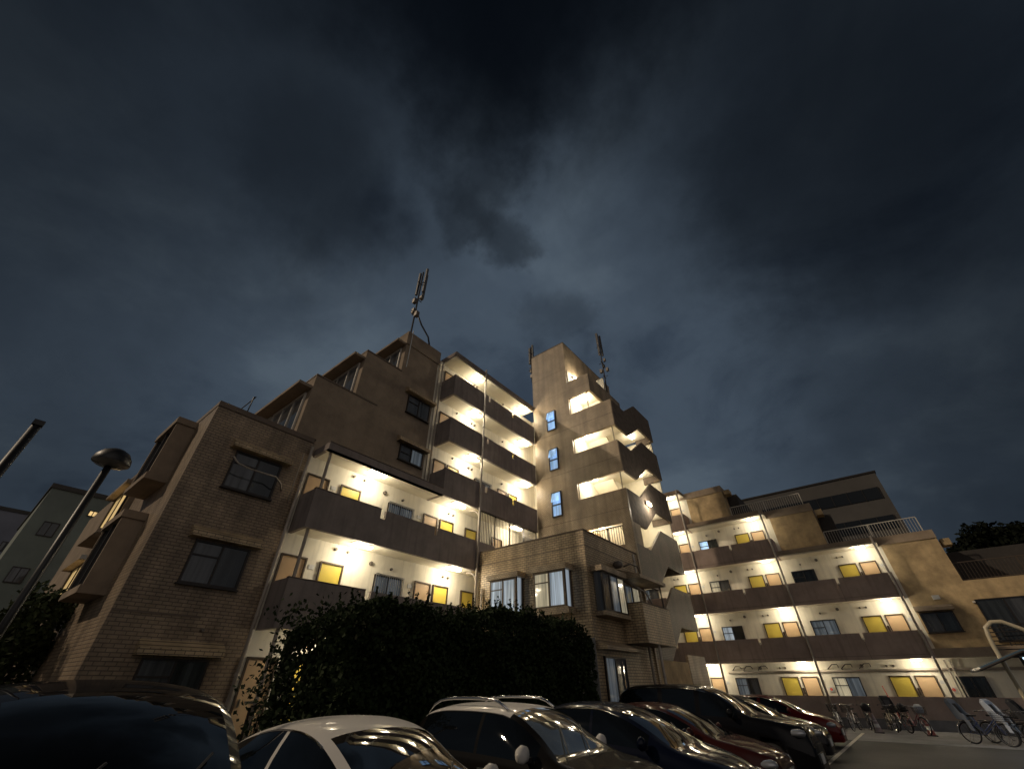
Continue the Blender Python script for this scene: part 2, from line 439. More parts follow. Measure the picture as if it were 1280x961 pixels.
def baluster_rail(root, wallax, wc, a0, a1, z0, z1, mat, gap=.12, r_=.010, post=1.25, name='railing'):
    m = MB()
    def bx(u0, u1, w0, w1, d=.02):
        m.box(wc-d, wc+d, u0, u1, w0, w1) if wallax == 'x' else m.box(u0, u1, wc-d, wc+d, w0, w1)
    bx(a0, a1, z1-.04, z1, .022); bx(a0, a1, z0+.05, z0+.08, .018)
    k = max(1, int((a1-a0)/gap))
    for i in range(k+1):
        u = a0+(a1-a0)*i/k
        bx(u-r_, u+r_, z0+.08, z1-.04, r_)
    k = max(1, int(round((a1-a0)/post)))
    for i in range(k+1):
        u = a0+(a1-a0)*i/k
        bx(u-.025, u+.025, z0, z1-.042, .026)
    return m.build(name, mat, root)

# ================================================================ LEFT BUILDING (wing, brick block, stair tower)
LB = empty('apartment_building', (-14.5, 10, G), 'tall stepped apartment block with lit corridors, stair tower and tiled bay, on the left', 'building', 'blocks of the apartment complex')
TX0_ = -13.4
XW, XP = -14.5, -13.4           # wall plane, outer face of the corridor parapets
FL = [0.13 + 2.8*i for i in range(7)]
# wall cores: tiled lower part, stucco steps
W = MB()
W.box(-25, XW, 2.45, 5.85, G, 9.12)
W.build('tiled_wall', tile_dark, LB)
m = MB()
m.box(-25, XW+.03, 2.43, 5.80, 8.98, 9.16); m.build('coping', cop, LB)
# white-ish painted core behind the corridors
m = MB()
m.box(-25, XW, 5.85, 18.9, G, 8.5)
m.box(-25, XW, 11.12, 21.5, 8.5, 16.75); m.box(XW, TX0_-.002, 20.2, 21.5, G, 16.75)
m.build('corridor_wall', cream, LB)
m = MB()
m.box(-25, XW, 5.05, 11.12, 9.165, 11.85)
m.box(-25, XW, 5.85, 11.12, 8.5, 9.165)
m.box(-25, XW, 6.85, 11.12, 11.85, 14.45)
m.box(-25, XW, 8.85, 11.12, 14.45, 17.2)
m.build('stepped_wall', stucco_dk, LB)
part('coping', cop, LB, (-25, XW+.025, 5.03, 8.0, 11.852, 11.92))
part('coping', cop, LB, (-25, XW+.025, 6.83, 8.9, 14.452, 14.52))
part('parapet_band', stucco_dk, LB, (-25, XW+.05, 8.80, 11.2, 16.35, 17.25))
# penthouse glazing on the stepped end faces with thin projecting roof slabs
for (y0, z0, zr) in ((5.05, 9.2, 11.2), (6.85, 11.9, 13.95), (8.85, 14.5, 16.3)):
    part('roof_slab', stucco_dk, LB, (-19.6, XW-.05, y0-.55, y0-.02, zr, zr+.13))
    w = window(LB, 'y', y0, -17.6, XW-.35, z0+.1, zr-.1, win_grey, mull=3, frame=white_rail, sill=False)
    window(LB, 'y', y0, -19.4, -17.8, z0+.1, zr-.1, win_grey, mull=2, frame=white_rail, sill=False)
# corridor slabs + ceilings + parapets
part('floor_slab', ceilm, LB, (XW+.002, XP-.122, 5.95, 18.88, FL[1]-.06, FL[1]+.05))
part('floor_slab', ceilm, LB, (XW+.002, XP-.122, 5.95, 18.88, FL[2]-.06, FL[2]+.05))
part('floor_slab', ceilm, LB, (XW+.002, XP-.122, 5.95, 18.88, FL[3]-.06, FL[3]+.05))
part('floor_slab', ceilm, LB, (XW+.002, XP-.122, 11.62, 18.88, FL[4]-.06, FL[4]+.05))
part('floor_slab', ceilm, LB, (XW+.002, XP-.122, 11.62, 18.88, FL[5]-.06, FL[5]+.05))
part('ceiling_slab', ceilm, LB, (XW+.002, XP-.05, 11.5, 18.88, 16.62, 16.72))
part('roof_slab', taupe, LB, (XW-.3, XP+.02, 11.45, 18.89, 16.722, 16.98))
def parapet(y0, y1, zb, zt, ends=(True, False), notches=()):
    m = MB()
    zs = zt - .34
    m.box(XP-.12, XP, y0, y1, zb, zs)
    u = y0
    for a, b in list(notches) + [(y1, y1)]:
        m.box(XP-.12, XP, u, a, zs, zt); u = b
    if ends[0]:
        m.box(XW+.003, XP-.12, y0, y0+.12, zb, zt)
    m.build('parapet', taupe, LB)
    mm = MB(); mm.box(XP-.13, XP+.015, y0-.01, (notches[0][0] if notches else y1), zt+.001, zt+.03)
    mm.build('coping', cop, LB)
parapet(5.93, 15.2, FL[2]-.08, FL[2]+1.22, notches=((8.62, 8.85), (11.36, 11.54)))
parapet(5.93, 14.08, FL[1]-.08, FL[1]+1.22, notches=((8.62, 8.85), (11.36, 11.54)))
parapet(5.93, 11.58, FL[3]-.08, FL[3]+.20, )
for f in (3, 4, 5):
    parapet(11.58, 18.88, FL[f]-.08, FL[f]+1.22, notches=((14.35, 14.5), (16.6, 16.8)))
# ground floor rail in place of a parapet
part('plinth', conc, LB, (XP-.15, XP, 5.93, 14.05, G, .12))
baluster_rail(LB, 'x', XP-.07, 6.0, 14.0, .13, 1.15, dark_rail, gap=.13)
# full height grille at the end of the third floor corridor
baluster_rail(LB, 'x', XP-.08, 14.1, 18.8, FL[2]+.72, FL[3]-.09, dark_rail, gap=.115, r_=.011, post=1.15, name='grille')
part('parapet', taupe, LB, (XP-.12, XP, 15.2, 18.88, FL[2]-.08, FL[2]+.70))
# posts
for f in (0, 1, 2):
    part('post', pipe_m, LB, (XP-.20, XP-.125, 6.10, 6.18, (FL[f]+.06 if f else G), FL[f+1]-.062))
# drainpipes
def pipe(root, x, y, z0, z1, r_=.055):
    m = MB(); m.tube([(x, y, z0), (x, y, z1)], r_, 10)
    z = z0 + .6
    while z < z1:
        m.lathe([(r_+.012, -.03), (r_+.012, .03)], (x, y, z), 'z', 10); z += 1.4
    m.build('drainpipe', pipe_m, root, smooth=True)
pipe(LB, XW+.16, 5.76, G, 8.75)
pipe(LB, XW+.10, 5.55, 6.6, 8.4, .02)
pipe(LB, XP+.075, 13.95, G, 17.1)
pipe(LB, XW+.10, 11.42, 8.7, 16.6, .045)
pipe(LB, XW+.10, 11.2, 8.7, 16.6, .03)
for f in (1, 2, 3, 4, 5):
    m = MB(); z = FL[f+1] - .35 if f < 5 else 16.3
    m.tube([(XP-.45, 13.85, z+.22), (XP-.2, 13.88, z+.2), (XP-.02, 13.92, z+.05), (XP+.07, 13.95, z-.15)], .045, 8)
    m.build('drain_elbow', pipe_m, LB, smooth=True)
# doors and windows along the corridors
for f in range(0, 3):
    z = FL[f]+.05
    door(LB, 'x', XW, 5.99, 6.77, z, 1.98, door_t)
    door(LB, 'x', XW, 7.37, 8.15, z, 1.98, door_y)
    window(LB, 'x', XW, 9.56, 10.86, z+.85, z+1.97, win_mid, bars=True)
    door(LB, 'x', XW, 11.56, 12.30, z, 1.98, door_t)
    door(LB, 'x', XW, 12.55, 13.31, z, 1.98, door_y)
    door(LB, 'x', XW, 14.22, 14.94, z, 1.98, door_y)
    door(LB, 'x', XW, 16.2, 16.95, z, 1.98, door_t)
    vents(LB, 'x', XW, [(7.75, z+2.5, .05), (8.25, z+2.5, .05), (9.3, z+2.3, .075), (10.25, z+2.25, .05), (13.0, z+2.4, .05), (13.3, z+2.4, .05)])
    part('name_plate', plate_m, LB, (XW+.003, XW+.02, 6.95, 7.15, z+1.72, z+1.86))
    part('name_plate', plate_m, LB, (XW+.003, XW+.02, 11.18, 11.38, z+1.72, z+1.86))
for f in (3, 4, 5):
    z = FL[f]+.05
    door(LB, 'x', XW, 11.72, 12.42, z, 1.98, door_t)
    door(LB, 'x', XW, 12.65, 13.35, z, 1.98, door_y)
    window(LB, 'x', XW, 14.6, 15.9, z+.85, z+1.97, win_mid, bars=True)
    door(LB, 'x', XW, 16.6, 17.3, z, 1.98, door_t)
    door(LB, 'x', XW, 17.55, 18.25, z, 1.98, door_y)
    vents(LB, 'x', XW, [(14.1, z+2.4, .06), (14.35, z+2.4, .06), (12.9, z+2.5, .05), (16.9, z+2.4, .05)])
# ceiling lamps
for f in (0, 1, 2):
    lamp_fixture(LB, -13.80, 8.35, FL[f+1]-.062)
    lamp_fixture(LB, -13.80, 12.95, FL[f+1]-.062)
lamp_fixture(LB, -13.80, 17.4, FL[3]-.062)
for f in (3, 4, 5):
    zc = FL[f+1]-.062 if f < 5 else 16.62
    lamp_fixture(LB, -13.80, 13.75, zc); lamp_fixture(LB, -13.80, 18.2, zc, watts=LAMP_W*1.25)
# windows in the tiled gable part and in the brown steps, each with a tiled hood
def hooded(y0, y1, z0, z1, mat, mat2=None):
    f = window(LB, 'x', XW, y0, y1, z0, z1, mat, mull=2, frame=frame_m, transom=True, mat2=mat2)
    m = MB(); m.prism([(XW+.003, z1+.38), (XW+.30, z1+.20), (XW+.30, z1+.05), (XW+.003, z1+.05)], 'y', y0-.22, y1+.22)
    m.build('hood', tile, f)
for z0, z1 in ((6.5, 7.72), (3.78, 4.9), (.95, 2.1)):
    hooded(3.5, 5.0, z0, z1, win_grey, win_dark)
hooded(9.55, 10.97, 12.32, 13.36, win_grey); hooded(9.6, 10.97, 9.8, 10.58, win_grey, win_mid)
# cable and arm on the gable wall
m = MB(); m.tube([(XW+.10, 3.38, 7.42), (XW+.40, 3.40, 7.35), (XW+.50, 3.47, 7.22), (XW+.5, 3.58, 7.15), (XW+.5, 3.94, 7.1), (XW+.5, 4.33, 7.1), (XW+.5, 4.77, 7.11), (XW+.42, 5.01, 6.98), (XW+.02, 5.25, 6.93)], .026, 8)
m.build('laundry_arm', pipe_m, LB, smooth=True)
for yy, zz in ((4.75, 8.05), (4.72, 5.2), (4.55, 2.75)):
    vents(LB, 'x', XW, [(yy, zz, .045)])
m = MB(); m.box(XW+.003, XW+.02, 2.46, 4.4, 3.02, 3.05); m.build('tile_joint', cop, LB)
# bay windows on the end face (y = 2.45)
def end_bay(x0, x1, z0, z1, lit=None):
    f = part('bay_window', stucco_dk, LB, (x0-.15, x1+.15, 1.85, 2.447, z1, z1+.22), (x0-.15, x1+.15, 1.85, 2.447, z0-.2, z0), (x1, x1+.1, 1.9, 2.447, z0, z1), (x0-.1, x0, 1.9, 2.447, z0, z1))
    part('pane', lit or win_dark, f, (x0+.03, x1-.03, 1.98, 2.02, z0+.003, z1-.003))
    k = [(x0, x0+.05), ((x0+x1)/2-.03, (x0+x1)/2+.03), (x1-.05, x1)]
    for a, b in k: part('mullion', frame_m, f, (a, b, 1.93, 2.05, z0+.002, z1-.002))
end_bay(-18.3, -16.3, 6.9, 8.7); end_bay(-18.3, -16.3, 3.7, 5.5)
for z0, z1 in ((6.05, 7.75), (3.6, 5.0)):
    f = window(LB, 'y', 2.28, -23.2, -20.7, z0, z1, win_yel, mull=2, sill=False)
    part('hood', stucco_dk, f, (-23.5, -20.5, 1.95, 2.447, z1+.003, z1+.14))
    part('sill', stucco_dk, f, (-23.5, -20.5, 1.95, 2.447, z0-.14, z0-.003))
    part('casing', stucco_dk, f, (-23.35, -20.6, 2.285, 2.447, z0, z1))
window(LB, 'y', 2.45, -20.2, -18.9, 4.35, 5.4, win_cool, mull=2)
# extra mass further along the gable: lower and set back in steps
part('stepped_wall', stucco_dk, LB, (-31, -25.002, 2.45, 9, G, 8.6))
# roof rail at the left
m = MB()
m.tube([(-15.0, 3.4, 9.16), (-15.0, 3.4, 10.05), (-15.2, 3.5, 10.2), (-16.9, 3.5, 10.2), (-17.1, 3.5, 10.05), (-17.1, 3.5, 9.16)], .02, 6)
m.build('roof_rail', dark_rail, LB, smooth=True)

# ---- brick block in front of the tower
BX0, BX1, BY = -13.31, -7.87, 14.1
part('brick_block', tile, LB, (BX0, BX1, BY, 18.89, G, 6.42))
part('coping', cop, LB, (BX0-.0, BX1+.02, BY-.02, 18.88, 6.422, 6.47))
m = MB(); m.box(BX0, BX1+.006, BY-.006, BY-.001, 5.83, 5.855); m.box(BX1+.001, BX1+.006, BY, 18.88, 5.83, 5.855); m.build('tile_joint', cop, LB)
part('wall_base', conc, LB, (BX0+.1, BX1+.05, BY-.05, BY-.003, G, 2.85))
def front_bay(x0, x1, z0, z1, ma, mb):
    y1, y0 = BY-.003, BY-.48
    f = part('bay_window', tile_fine, LB, (x0-.12, x1+.12, y0-.08, y1, z1+.002, z1+.20))
    part('sill', tile_fine, f, (x0-.08, x1+.08, y0-.03, y1, z0-.22, z0-.002))
    xm = (x0+x1)/2
    part('frame', frame_b, f, (x0, x0+.07, y0, y0+.07, z0, z1), (xm-.035, xm+.035, y0, y0+.06, z0, z1), (x1-.09, x1, y0, y0+.08, z0, z1),
         (x0+.07, x1-.09, y0, y0+.05, z1-.07, z1), (x0+.07, x1-.09, y0, y0+.05, z0, z0+.06), (x0+.07, xm-.035, y0, y0+.04, z1-.40, z1-.36),
         (x1-.08, x1-.001, y1-.09, y1, z0, z1), (x0+.001, x0+.08, y1-.09, y1, z0, z1))
    part('pane', ma, f, (x0+.071, xm-.036, y0+.02, y0+.03, z0+.061, z1-.071))
    part('pane', mb, f, (xm+.036, x1-.091, y0+.03, y0+.04, z0+.061, z1-.071))
    part('pane', win_blue_c, f, (x1-.05, x1-.04, y0+.09, y1-.1, z0+.002, z1-.002))
    part('pane', win_dark, f, (x0+.04, x0+.05, y0+.09, y1-.1, z0+.002, z1-.002))
front_bay(-12.22, -10.82, 3.72, 5.03, win_blue_c, win_blue_c)
front_bay(-9.98, -8.55, 3.80, 5.03, win_warm_c, win_blue_c)
# things in the right bay's window sill, lit blue
# right face of the block: bay window, hood, brick balcony, ground floor door
y0, y1 = 14.45, 16.3
f = part('bay_window', tile_fine, LB, (BX1+.003, BX1+.48, y0-.1, y1+.1, 4.95, 5.14))
part('sill', tile_fine, f, (BX1+.003, BX1+.44, y0-.05, y1+.05, 3.52, 3.66))
part('frame', frame_m, f, *[(BX1+.34, BX1+.40, a-.035, a+.035, 3.662, 4.948) for a in (y0+.04, y0+.62, y0+1.24, y1-.04)], (BX1+.34, BX1+.395, y0, y1, 4.88, 4.947), (BX1+.34, BX1+.395, y0, y1, 3.663, 3.72))
part('pane', win_grey, f, (BX1+.35, BX1+.37, y0+.08, y0+.585, 3.722, 4.878)); part('pane', win_mid, f, (BX1+.35, BX1+.37, y0+.655, y0+1.205, 3.722, 4.878))
part('pane', win_warm_c, f, (BX1+.35, BX1+.37, y0+1.275, y1-.08, 3.722, 4.878)); part('pane', win_grey, f, (BX1+.06, BX1+.33, y0+.02, y0+.03, 3.662, 4.948))
m = MB(); m.prism([(BX1+.003, 5.38), (BX1+1.0, 5.10), (BX1+1.0, 4.98), (BX1+.003, 4.98)], 'y', 16.5, 19.1); m.build('hood', tile_fine, LB)
part('balcony', tile, LB, (BX1+.92-.1, BX1+.92, 16.45, 19.1, 2.79, 4.08), (BX1+.003, BX1+.82, 16.45, 16.55, 2.79, 4.08), (BX1+.003, BX1+.82, 19.0, 19.1, 2.79, 4.08), (BX1+.003, BX1+.82, 16.55, 19.0, 2.79, 2.95))
part('coping', cop, LB, (BX1+.80, BX1+.94, 16.43, 19.12, 4.082, 4.12), (BX1+.003, BX1+.80, 16.43, 16.57, 4.082, 4.12))
door_b = window(LB, 'x', BX1, 16.9, 18.5, 2.97, 4.9, win_mid, mull=2, mat2=win_warm_c)
m = MB(); m.tube([(BX1+.80, 18.9, 4.1), (BX1+.80, 18.9, 4.98)], .03, 8); m.build('post', dark_rail, LB)
m = MB(); m.tube([(BX1+.3, 16.7, 4.96), (BX1+.75, 17.4, 4.55), (BX1+.80, 17.7, 4.2)], .035, 8)
m.build('laundry_arm', pipe_m, LB, smooth=True)
# wall-mounted clutter above the hood
m = MB(); m.lathe([(.001, .38), (.10, .36), (.15, .25), (.14, .06), (.05, .003)], (BX1, 16.4, 5.52), 'x', 14); m.build('vent_cap', vent_m, LB, smooth=True)
m = MB(); m.tube([(BX1+.01, 17.3, 5.62), (BX1+.3, 17.35, 5.70), (BX1+.42, 17.8, 5.65), (BX1+.40, 18.0, 5.35)], .035, 8); m.build('hose', vent_m, LB, smooth=True)
m = MB(); m.prism([(BX1+.003, 2.78), (BX1+.45, 2.62), (BX1+.45, 2.52), (BX1+.003, 2.52)], 'y', 14.15, 16.9); m.build('hood', tile_fine, LB)
window(LB, 'x', BX1, 14.6, 16.15, .05, 2.35, win_mid, mull=2, mat2=win_grey)
pipe(LB, BX1+.85, 17.5, G, 2.78, .05)
pipe(LB, BX1+.10, 18.3, G, 6.3, .05)
pipe(LB, BX0+.28, BY-.09, G, 4.9, .04)

# ---- stair tower
TY = 18.9
TX0, TXP, TX1 = -13.4, -10.6, -7.8
m = MB()
m.box(TX0, TXP, TY, 25.9, G, 21.4)                                  # solid core
m.box(TXP, TX1, TY, TY+.16, 13.45, 15.22)
m.box(TXP, TX1, TY, TY+.16, 10.64, 12.47)
m.box(TXP, TX1, TY, TY+.16, 8.0, 9.68)
m.box(TXP, -9.0, TY, TY+.16, 16.45, 17.78)
m.box(-8.30, TX1, TY, TY+.16, 6.97, 8.0)
m.box(-9.0, TX1, TY, TY+.16, G, 6.97)
m.box(TXP, -9.0, TY, TY+.16, G, 6.5)
m.box(-9.16, -9.0, TY+.16, 23.4, 16.45, 17.78)                      # upper landing parapet
m.build('tower_wall', tile_fine, LB)
part('coping', cop, LB, (TX0-.01, TXP+.01, TY-.015, 25.92, 21.402, 21.46))
for zj in (8.66, 11.48, 14.27, 17.07, 19.0):
    xr = TX1 if zj < 15 else (-9.0 if zj < 18 else TXP)
    part('tile_joint', cop, LB, (TX0, xr, TY-.004, TY-.001, zj, zj+.02))
part('tower_core_paint', cream, LB, (TXP+.002, TXP+.03, TY+.17, 25.8, 8.3, 18.9))
part('tower_core_paint', stucco, LB, (TXP+.002, TXP+.03, TY+.17, 25.8, 0, 8.298))
part('tower_core_paint', cream, LB, (TXP+.03, TX1-.2, 25.1, 25.25, 8.3, 15.2), (TXP+.03, -9.95, 23.45, 23.6, 16.9, 20.6))
# landings (at the front at floor level, at the back half a storey up) and flights
for f in range(2, 7):
    z = FL[f] + .0
    if f >= 2:
        xr = TX1-.13 if f < 6 else -9.16
        part('landing', ceilm, LB, (TXP+.03, xr, TY+.17, 20.75, z-.16, z))
    if f < 6:
        part('landing', ceilm, LB, (TXP+.03, TX1-.13, 22.7, 25.09, z+1.24, z+1.4))
        m = MB(); m.prism([(20.75, z-.12), (22.7, z+1.28), (22.7, z+1.40), (20.75, z+.02)], 'x', -9.1, TX1-.13)
        for i in range(8):
            yy = 20.75 + 1.95*i/8; zz = z + 1.4*(i+1)/8
            m.box(-9.1, TX1-.13, yy, yy+1.95/8+.001, zz-.2, zz)
        m.build('stair_flight', ceilm, LB)
        m = MB(); m.prism([(20.75, z+2.8-.12), (22.7, z+1.28), (22.7, z+1.40), (20.75, z+2.8)], 'x', TXP+.03, -9.25)
        m.build('stair_flight', ceilm, LB)
stucco_x = mat_plain('shaded_stucco', (0.15, 0.118, 0.092), 0.9, var=0.35, vscale=3.0, bump=0.5)  # shade of the unlit court side is put into this stucco's colour
tile_x = mat_tile('shaded_tile', (0.19, 0.15, 0.115), (0.27, 0.215, 0.16), (0.09, 0.075, 0.06), w=0.12, h=0.06)  # fine tile darkened in colour for the shade on the lower stair parapets
# stepped side parapets on the court side: flat, raking with the stair, flat
def side_parapet(z0, z1, dz=1.4, y_start=TY+.17, name_mat=stucco_x, rear=True):
    m = MB()
    ya, yb, yc = 20.72, 22.68, 25.08
    pts = [(y_start, z0), (ya, z0), (yb, z0+dz), (yc, z0+dz), (yc, z1+dz), (yb, z1+dz), (ya, z1), (y_start, z1)]
    # three convex pieces so the outline stays clean
    m.prism([(y_start, z0), (ya, z0), (ya, z1), (y_start, z1)], 'x', TX1-.12, TX1)
    m.prism([(ya, z0), (yb, z0+dz), (yb, z1+dz), (ya, z1)], 'x', TX1-.12, TX1)
    m.prism([(yb, z0+dz), (yc, z0+dz), (yc, z1+dz), (yb, z1+dz)], 'x', TX1-.12, TX1)
    if rear: m.box(TX1-1.2, TX1-.12, yc-.12, yc, z0+dz, z1+dz)
    bm_o = m.build('stair_parapet', name_mat, LB)
side_parapet(13.5, 15.26); side_parapet(10.72, 12.5); side_parapet(8.0, 9.7)
side_parapet(5.15, 6.97, name_mat=tile_x); side_parapet(2.4, 4.15, name_mat=tile_x)
part('stair_parapet', tile_fine, LB, (TX1-.12, TX1, 22.65, 25.05, G, 2.70))
part('stair_pier', tile_fine, LB, (TX1-.12, TX1, TY+.17, 19.9, 6.97, 8.0))
part('stair_pier', stucco, LB, (TX1-.14, TX1-.02, TY+.17, 22.6, G, 2.4))
baluster_rail(LB, 'y', TY+.08, -10.0, -8.32, 6.5, 7.9, dark_rail, gap=.12, post=.8)
m = MB(); m.tube([(-8.0, TY+.1, 9.6), (-8.0, TY+.1, 10.7)], .03, 8); m.tube([(-8.0, TY+.1, 12.4), (-8.0, TY+.1, 13.5)], .03, 8)
m.tube([(-9.3, TY+.1, 15.2), (-9.3, TY+.1, 16.5)], .03, 8); m.build('drainpipe', pipe_m, LB)
# narrow pivoted windows, lit blue
for zt in (16.0, 13.27, 10.48):
    f = window(LB, 'y', TY, -12.33, -11.67, zt-1.42, zt, win_blue, mull=1, frame=frame_m, sill=False)
    part('transom', frame_m, f, (-12.28, -11.72, TY-.09, TY-.02, zt-.78, zt-.72))
    m = MB(); m.prism([(TY-.04, zt-.04), (TY-.06, zt-.02), (TY-.24, zt-.60), (TY-.22, zt-.62)], 'x', -12.27, -11.73); m.build('vent_sash', win_blue, f)
# lamps in the stair
for f in (2, 3, 4, 5):
    lamp_fixture(LB, -10.0, 19.75, FL[f+1]-.165, watts=LAMP_W*1.6)
    if f > 2: lamp_fixture(LB, -8.9, 24.0, FL[f]+1.235, watts=LAMP_W*.45)
# wall lamp on the tower head
f = part('wall_lamp', white_rail, LB, (TXP+.03, TXP+.12, 19.7, 20.5, 18.55, 18.75))
part('diffuser', glow_lamp, f, (TXP+.121, TXP+.20, 19.75, 20.45, 18.57, 18.73))
point_light('lamp_light', (TXP+.42, 20.1, 18.6), 110.0, parent=LB)
door(LB, 'x', TXP+.03, 20.9, 21.7, 16.9, 1.95, door_t)
# lamp under the side parapet
f = part('wall_lamp', white_rail, LB, (TX1+.003, TX1+.10, 21.2, 21.7, 9.42, 9.6))
part('diffuser', glow_lamp, f, (TX1+.101, TX1+.16, 21.22, 21.68, 9.43, 9.59))
point_light('lamp_light', (TX1+.42, 21.4, 9.4), 55.0, parent=LB)

# ================================================================ RIGHT BUILDING
RB = empty('apartment_building', (0, 38, G), 'long lower stepped apartment wing with four rows of yellow and tan doors, on the right', 'building', 'blocks of the apartment complex')
YW, YP = 33.5, 32.4
RF = [-.07 + 2.78*i for i in range(6)]
P = [-19.6, -14.4, -9.2, -4.0, 1.17]
tops = {0: 12, 1: P[4], 2: P[4], 3: P[3], 4: P[2]}
m = MB()
m.box(-19.6, P[2]+.3, YW, 44, RF[4]-.02, 13.8)
m.box(-19.6, P[3]+.32, YW, 44, RF[3]-.02, RF[4]-.02)
m.box(-19.6, P[4]+.30, YW, 44, RF[1]+.0, RF[3]-.02)
m.box(-19.6, 12, YW, 44, G, RF[1]+.0)
m.build('corridor_wall', cream, RB)
m = MB()
m.box(P[2]+.3, -6.15, YW, 44, RF[4]-.02, 14.05)
m.box(-19.6, P[2]+.3, YW, 44, 13.8, 14.05)
m.box(P[3]+.32, -1.05, YW, 44, RF[3]-.02, 11.45)
m.box(-6.15, P[3]+.32, YW, 44, RF[4]-.02, 11.45)
m.box(P[4]+.30, 4.03, YW, 44, RF[2]-.02, 8.70)
m.box(-1.05, P[4]+.3, YW, 44, RF[3]-.02, 8.70)
m.box(P[4]+.30, 12, YW, 44, RF[1]+.0, RF[2]-.02)
m.box(4.03, 12, YW, 44, RF[2]-.02, 6.05)
m.build('stucco_wall', stucco, RB)
part('coping_band', stucco_dk, RB, (-9.6, -6.13, YW-.06, 44.01, 13.62, 14.1))
part('coping_band', stucco_dk, RB, (P[3]+.15, -1.03, YW-.06, 44.01, 11.0, 11.5))
part('coping_band', stucco_dk, RB, (P[4]+.15, 4.05, YW-.06, 44.01, 8.3, 8.75))
# slabs, parapets with notches, ceilings
for f in range(1, 5):
    xr = {1: 12, 2: P[4], 3: P[3], 4: P[2]}[f]
    xr2 = {1: P[4]+.0, 2: P[4], 3: P[3], 4: P[2]}[f]
    part('floor_slab', ceilm, RB, (-19.6, xr2-.02, YP+.122, YW-.002, RF[f]-.02, RF[f]+.08))
    z0, z1 = RF[f]-.04, RF[f]+1.18
    for i in range(len(P)-1):
        if P[i+1] > xr2+.1: break
        m = MB(); xa, xb = P[i]+.02, P[i+1]-.02
        xn = P[i]+2.66
        m.box(xa, xb, YP, YP+.12, z0, z1-.30)
        m.box(xa, xn-.07, YP, YP+.12, z1-.30, z1); m.box(xn+.07, xb, YP, YP+.12, z1-.30, z1)
        m.build('parapet', taupe_lit, RB)
        mm = MB(); mm.box(xn-.008, xn+.008, YP-.006, YP-.001, z0, z1-.3)
        mm.box(xa, xb, YP-.006, YP-.001, z0+.16, z0+.175)
        mm.build('joint', cop, RB)
        m = MB(); m.tube([(xn, YP+.1, z1-.25), (xn, YP-.12, z1-.28), (xn+.0, YP-.12, z1-.42)], .035, 8); m.build('scupper', pipe_m, RB, smooth=True)
    # end return of the parapet
    part('parapet', taupe_lit, RB, (xr2-.0, xr2+.12, YP+.0, YW-.003, z0, z1))
    if f < 4 and f >= 1:
        # roof edge where this storey is the top one, right of the next pipe
        pass
# roofs over the corridors' stepped ends
for zc, xa, xb in ((RF[5]-.02, P[0], P[2]+.15), (RF[4]-.02, P[2]+.14, P[3]+.15), (RF[3]-.02, P[3]+.14, P[4]+.15)):
    part('ceiling_slab', ceilm, RB, (xa, xb, YP+.05, YW-.002, zc, zc+.08))
    part('roof_edge', stucco_dk, RB, (xa, xb, YP-.02, YW-.061, zc+.082, zc+.34))
part('parapet', stucco_dk, RB, (P[4]+.13, 12, YP+.0, YP+.12, RF[1]-.04, RF[1]+.35))
part('floor_slab', ceilm, RB, (P[4]-.02, 12, YP+.122, YW-.002, RF[1]-.02, RF[1]+.08))
m = MB(); m.box(-9.0, 12, YP, YP+.12, G+.42, RF[0]+1.18); m.build('parapet', taupe_lit, RB)
part('wall_base', conc, RB, (-9.0, 12, YP+.01, YP+.11, G, G+.415))
for p in P[2:]:
    ztop = {P[2]: 14.15, P[3]: 11.4, P[4]: 8.65}[p]
    pipe(RB, p, YP-.07, G, ztop, .06)
    for f in range(0, 5):
        if RF[f]+1 < ztop:
            part('downpipe_bracket', pipe_m, RB, (p-.09, p+.09, YP-.02, YP-.003, RF[f]+1.0, RF[f]+1.12))
# bays: window, yellow door, tan door, vents, name plate, lamp
winmats = [win_mid, win_cool, win_grey, win_warm_c, win_dark, win_blue_c, win_mid]
k = 0
for f in range(5):
    for i in range(0, 4):
        p = P[i]
        if f == 4 and i > 1: continue
        if f == 3 and i > 2: continue
        z = RF[f] + .08
        if i >= 1 or f > 0:
            wm = {(3, 2): win_cool, (2, 2): win_warm_c, (2, 3): win_dark, (1, 2): win_blue_c, (1, 3): win_mid, (0, 2): win_mid, (0, 3): win_warm_c}.get((f, i), win_mid)
            wm2 = {(3, 2): win_dark, (2, 2): win_grey, (2, 3): win_dark, (1, 2): win_dark, (1, 3): win_mid, (0, 2): win_grey, (0, 3): win_mid}.get((f, i), win_grey)
            window(RB, 'y', YW, p+.38, p+1.68, z+.75, z+1.93, wm, mat2=wm2, transom=True)
            door(RB, 'y', YW, p+3.03, p+3.85, z, 1.92, door_y)
            door(RB, 'y', YW, p+4.10, p+4.83, z, 1.92, door_t)
            vents(RB, 'y', YW, [(p+2.0, z+2.42, .085), (p+1.05, z+2.28, .05), (p+3.1, z+2.4, .05), (p+3.4, z+2.4, .05)])
            part('name_plate', plate_m, RB, (p+4.98, p+5.14, YW-.02, YW-.003, z+1.62, z+1.76))
            part('meter_box', frame_b, RB, (p+3.93, p+4.02, YW-.08, YW-.003, z+1.15, z+1.45))
            lamp_fixture(RB, p+4.45, YW-.72, RF[f+1]-.022, axis='x', watts=LAMP_W*random.uniform(.55, .85), rect=(.46, .28))
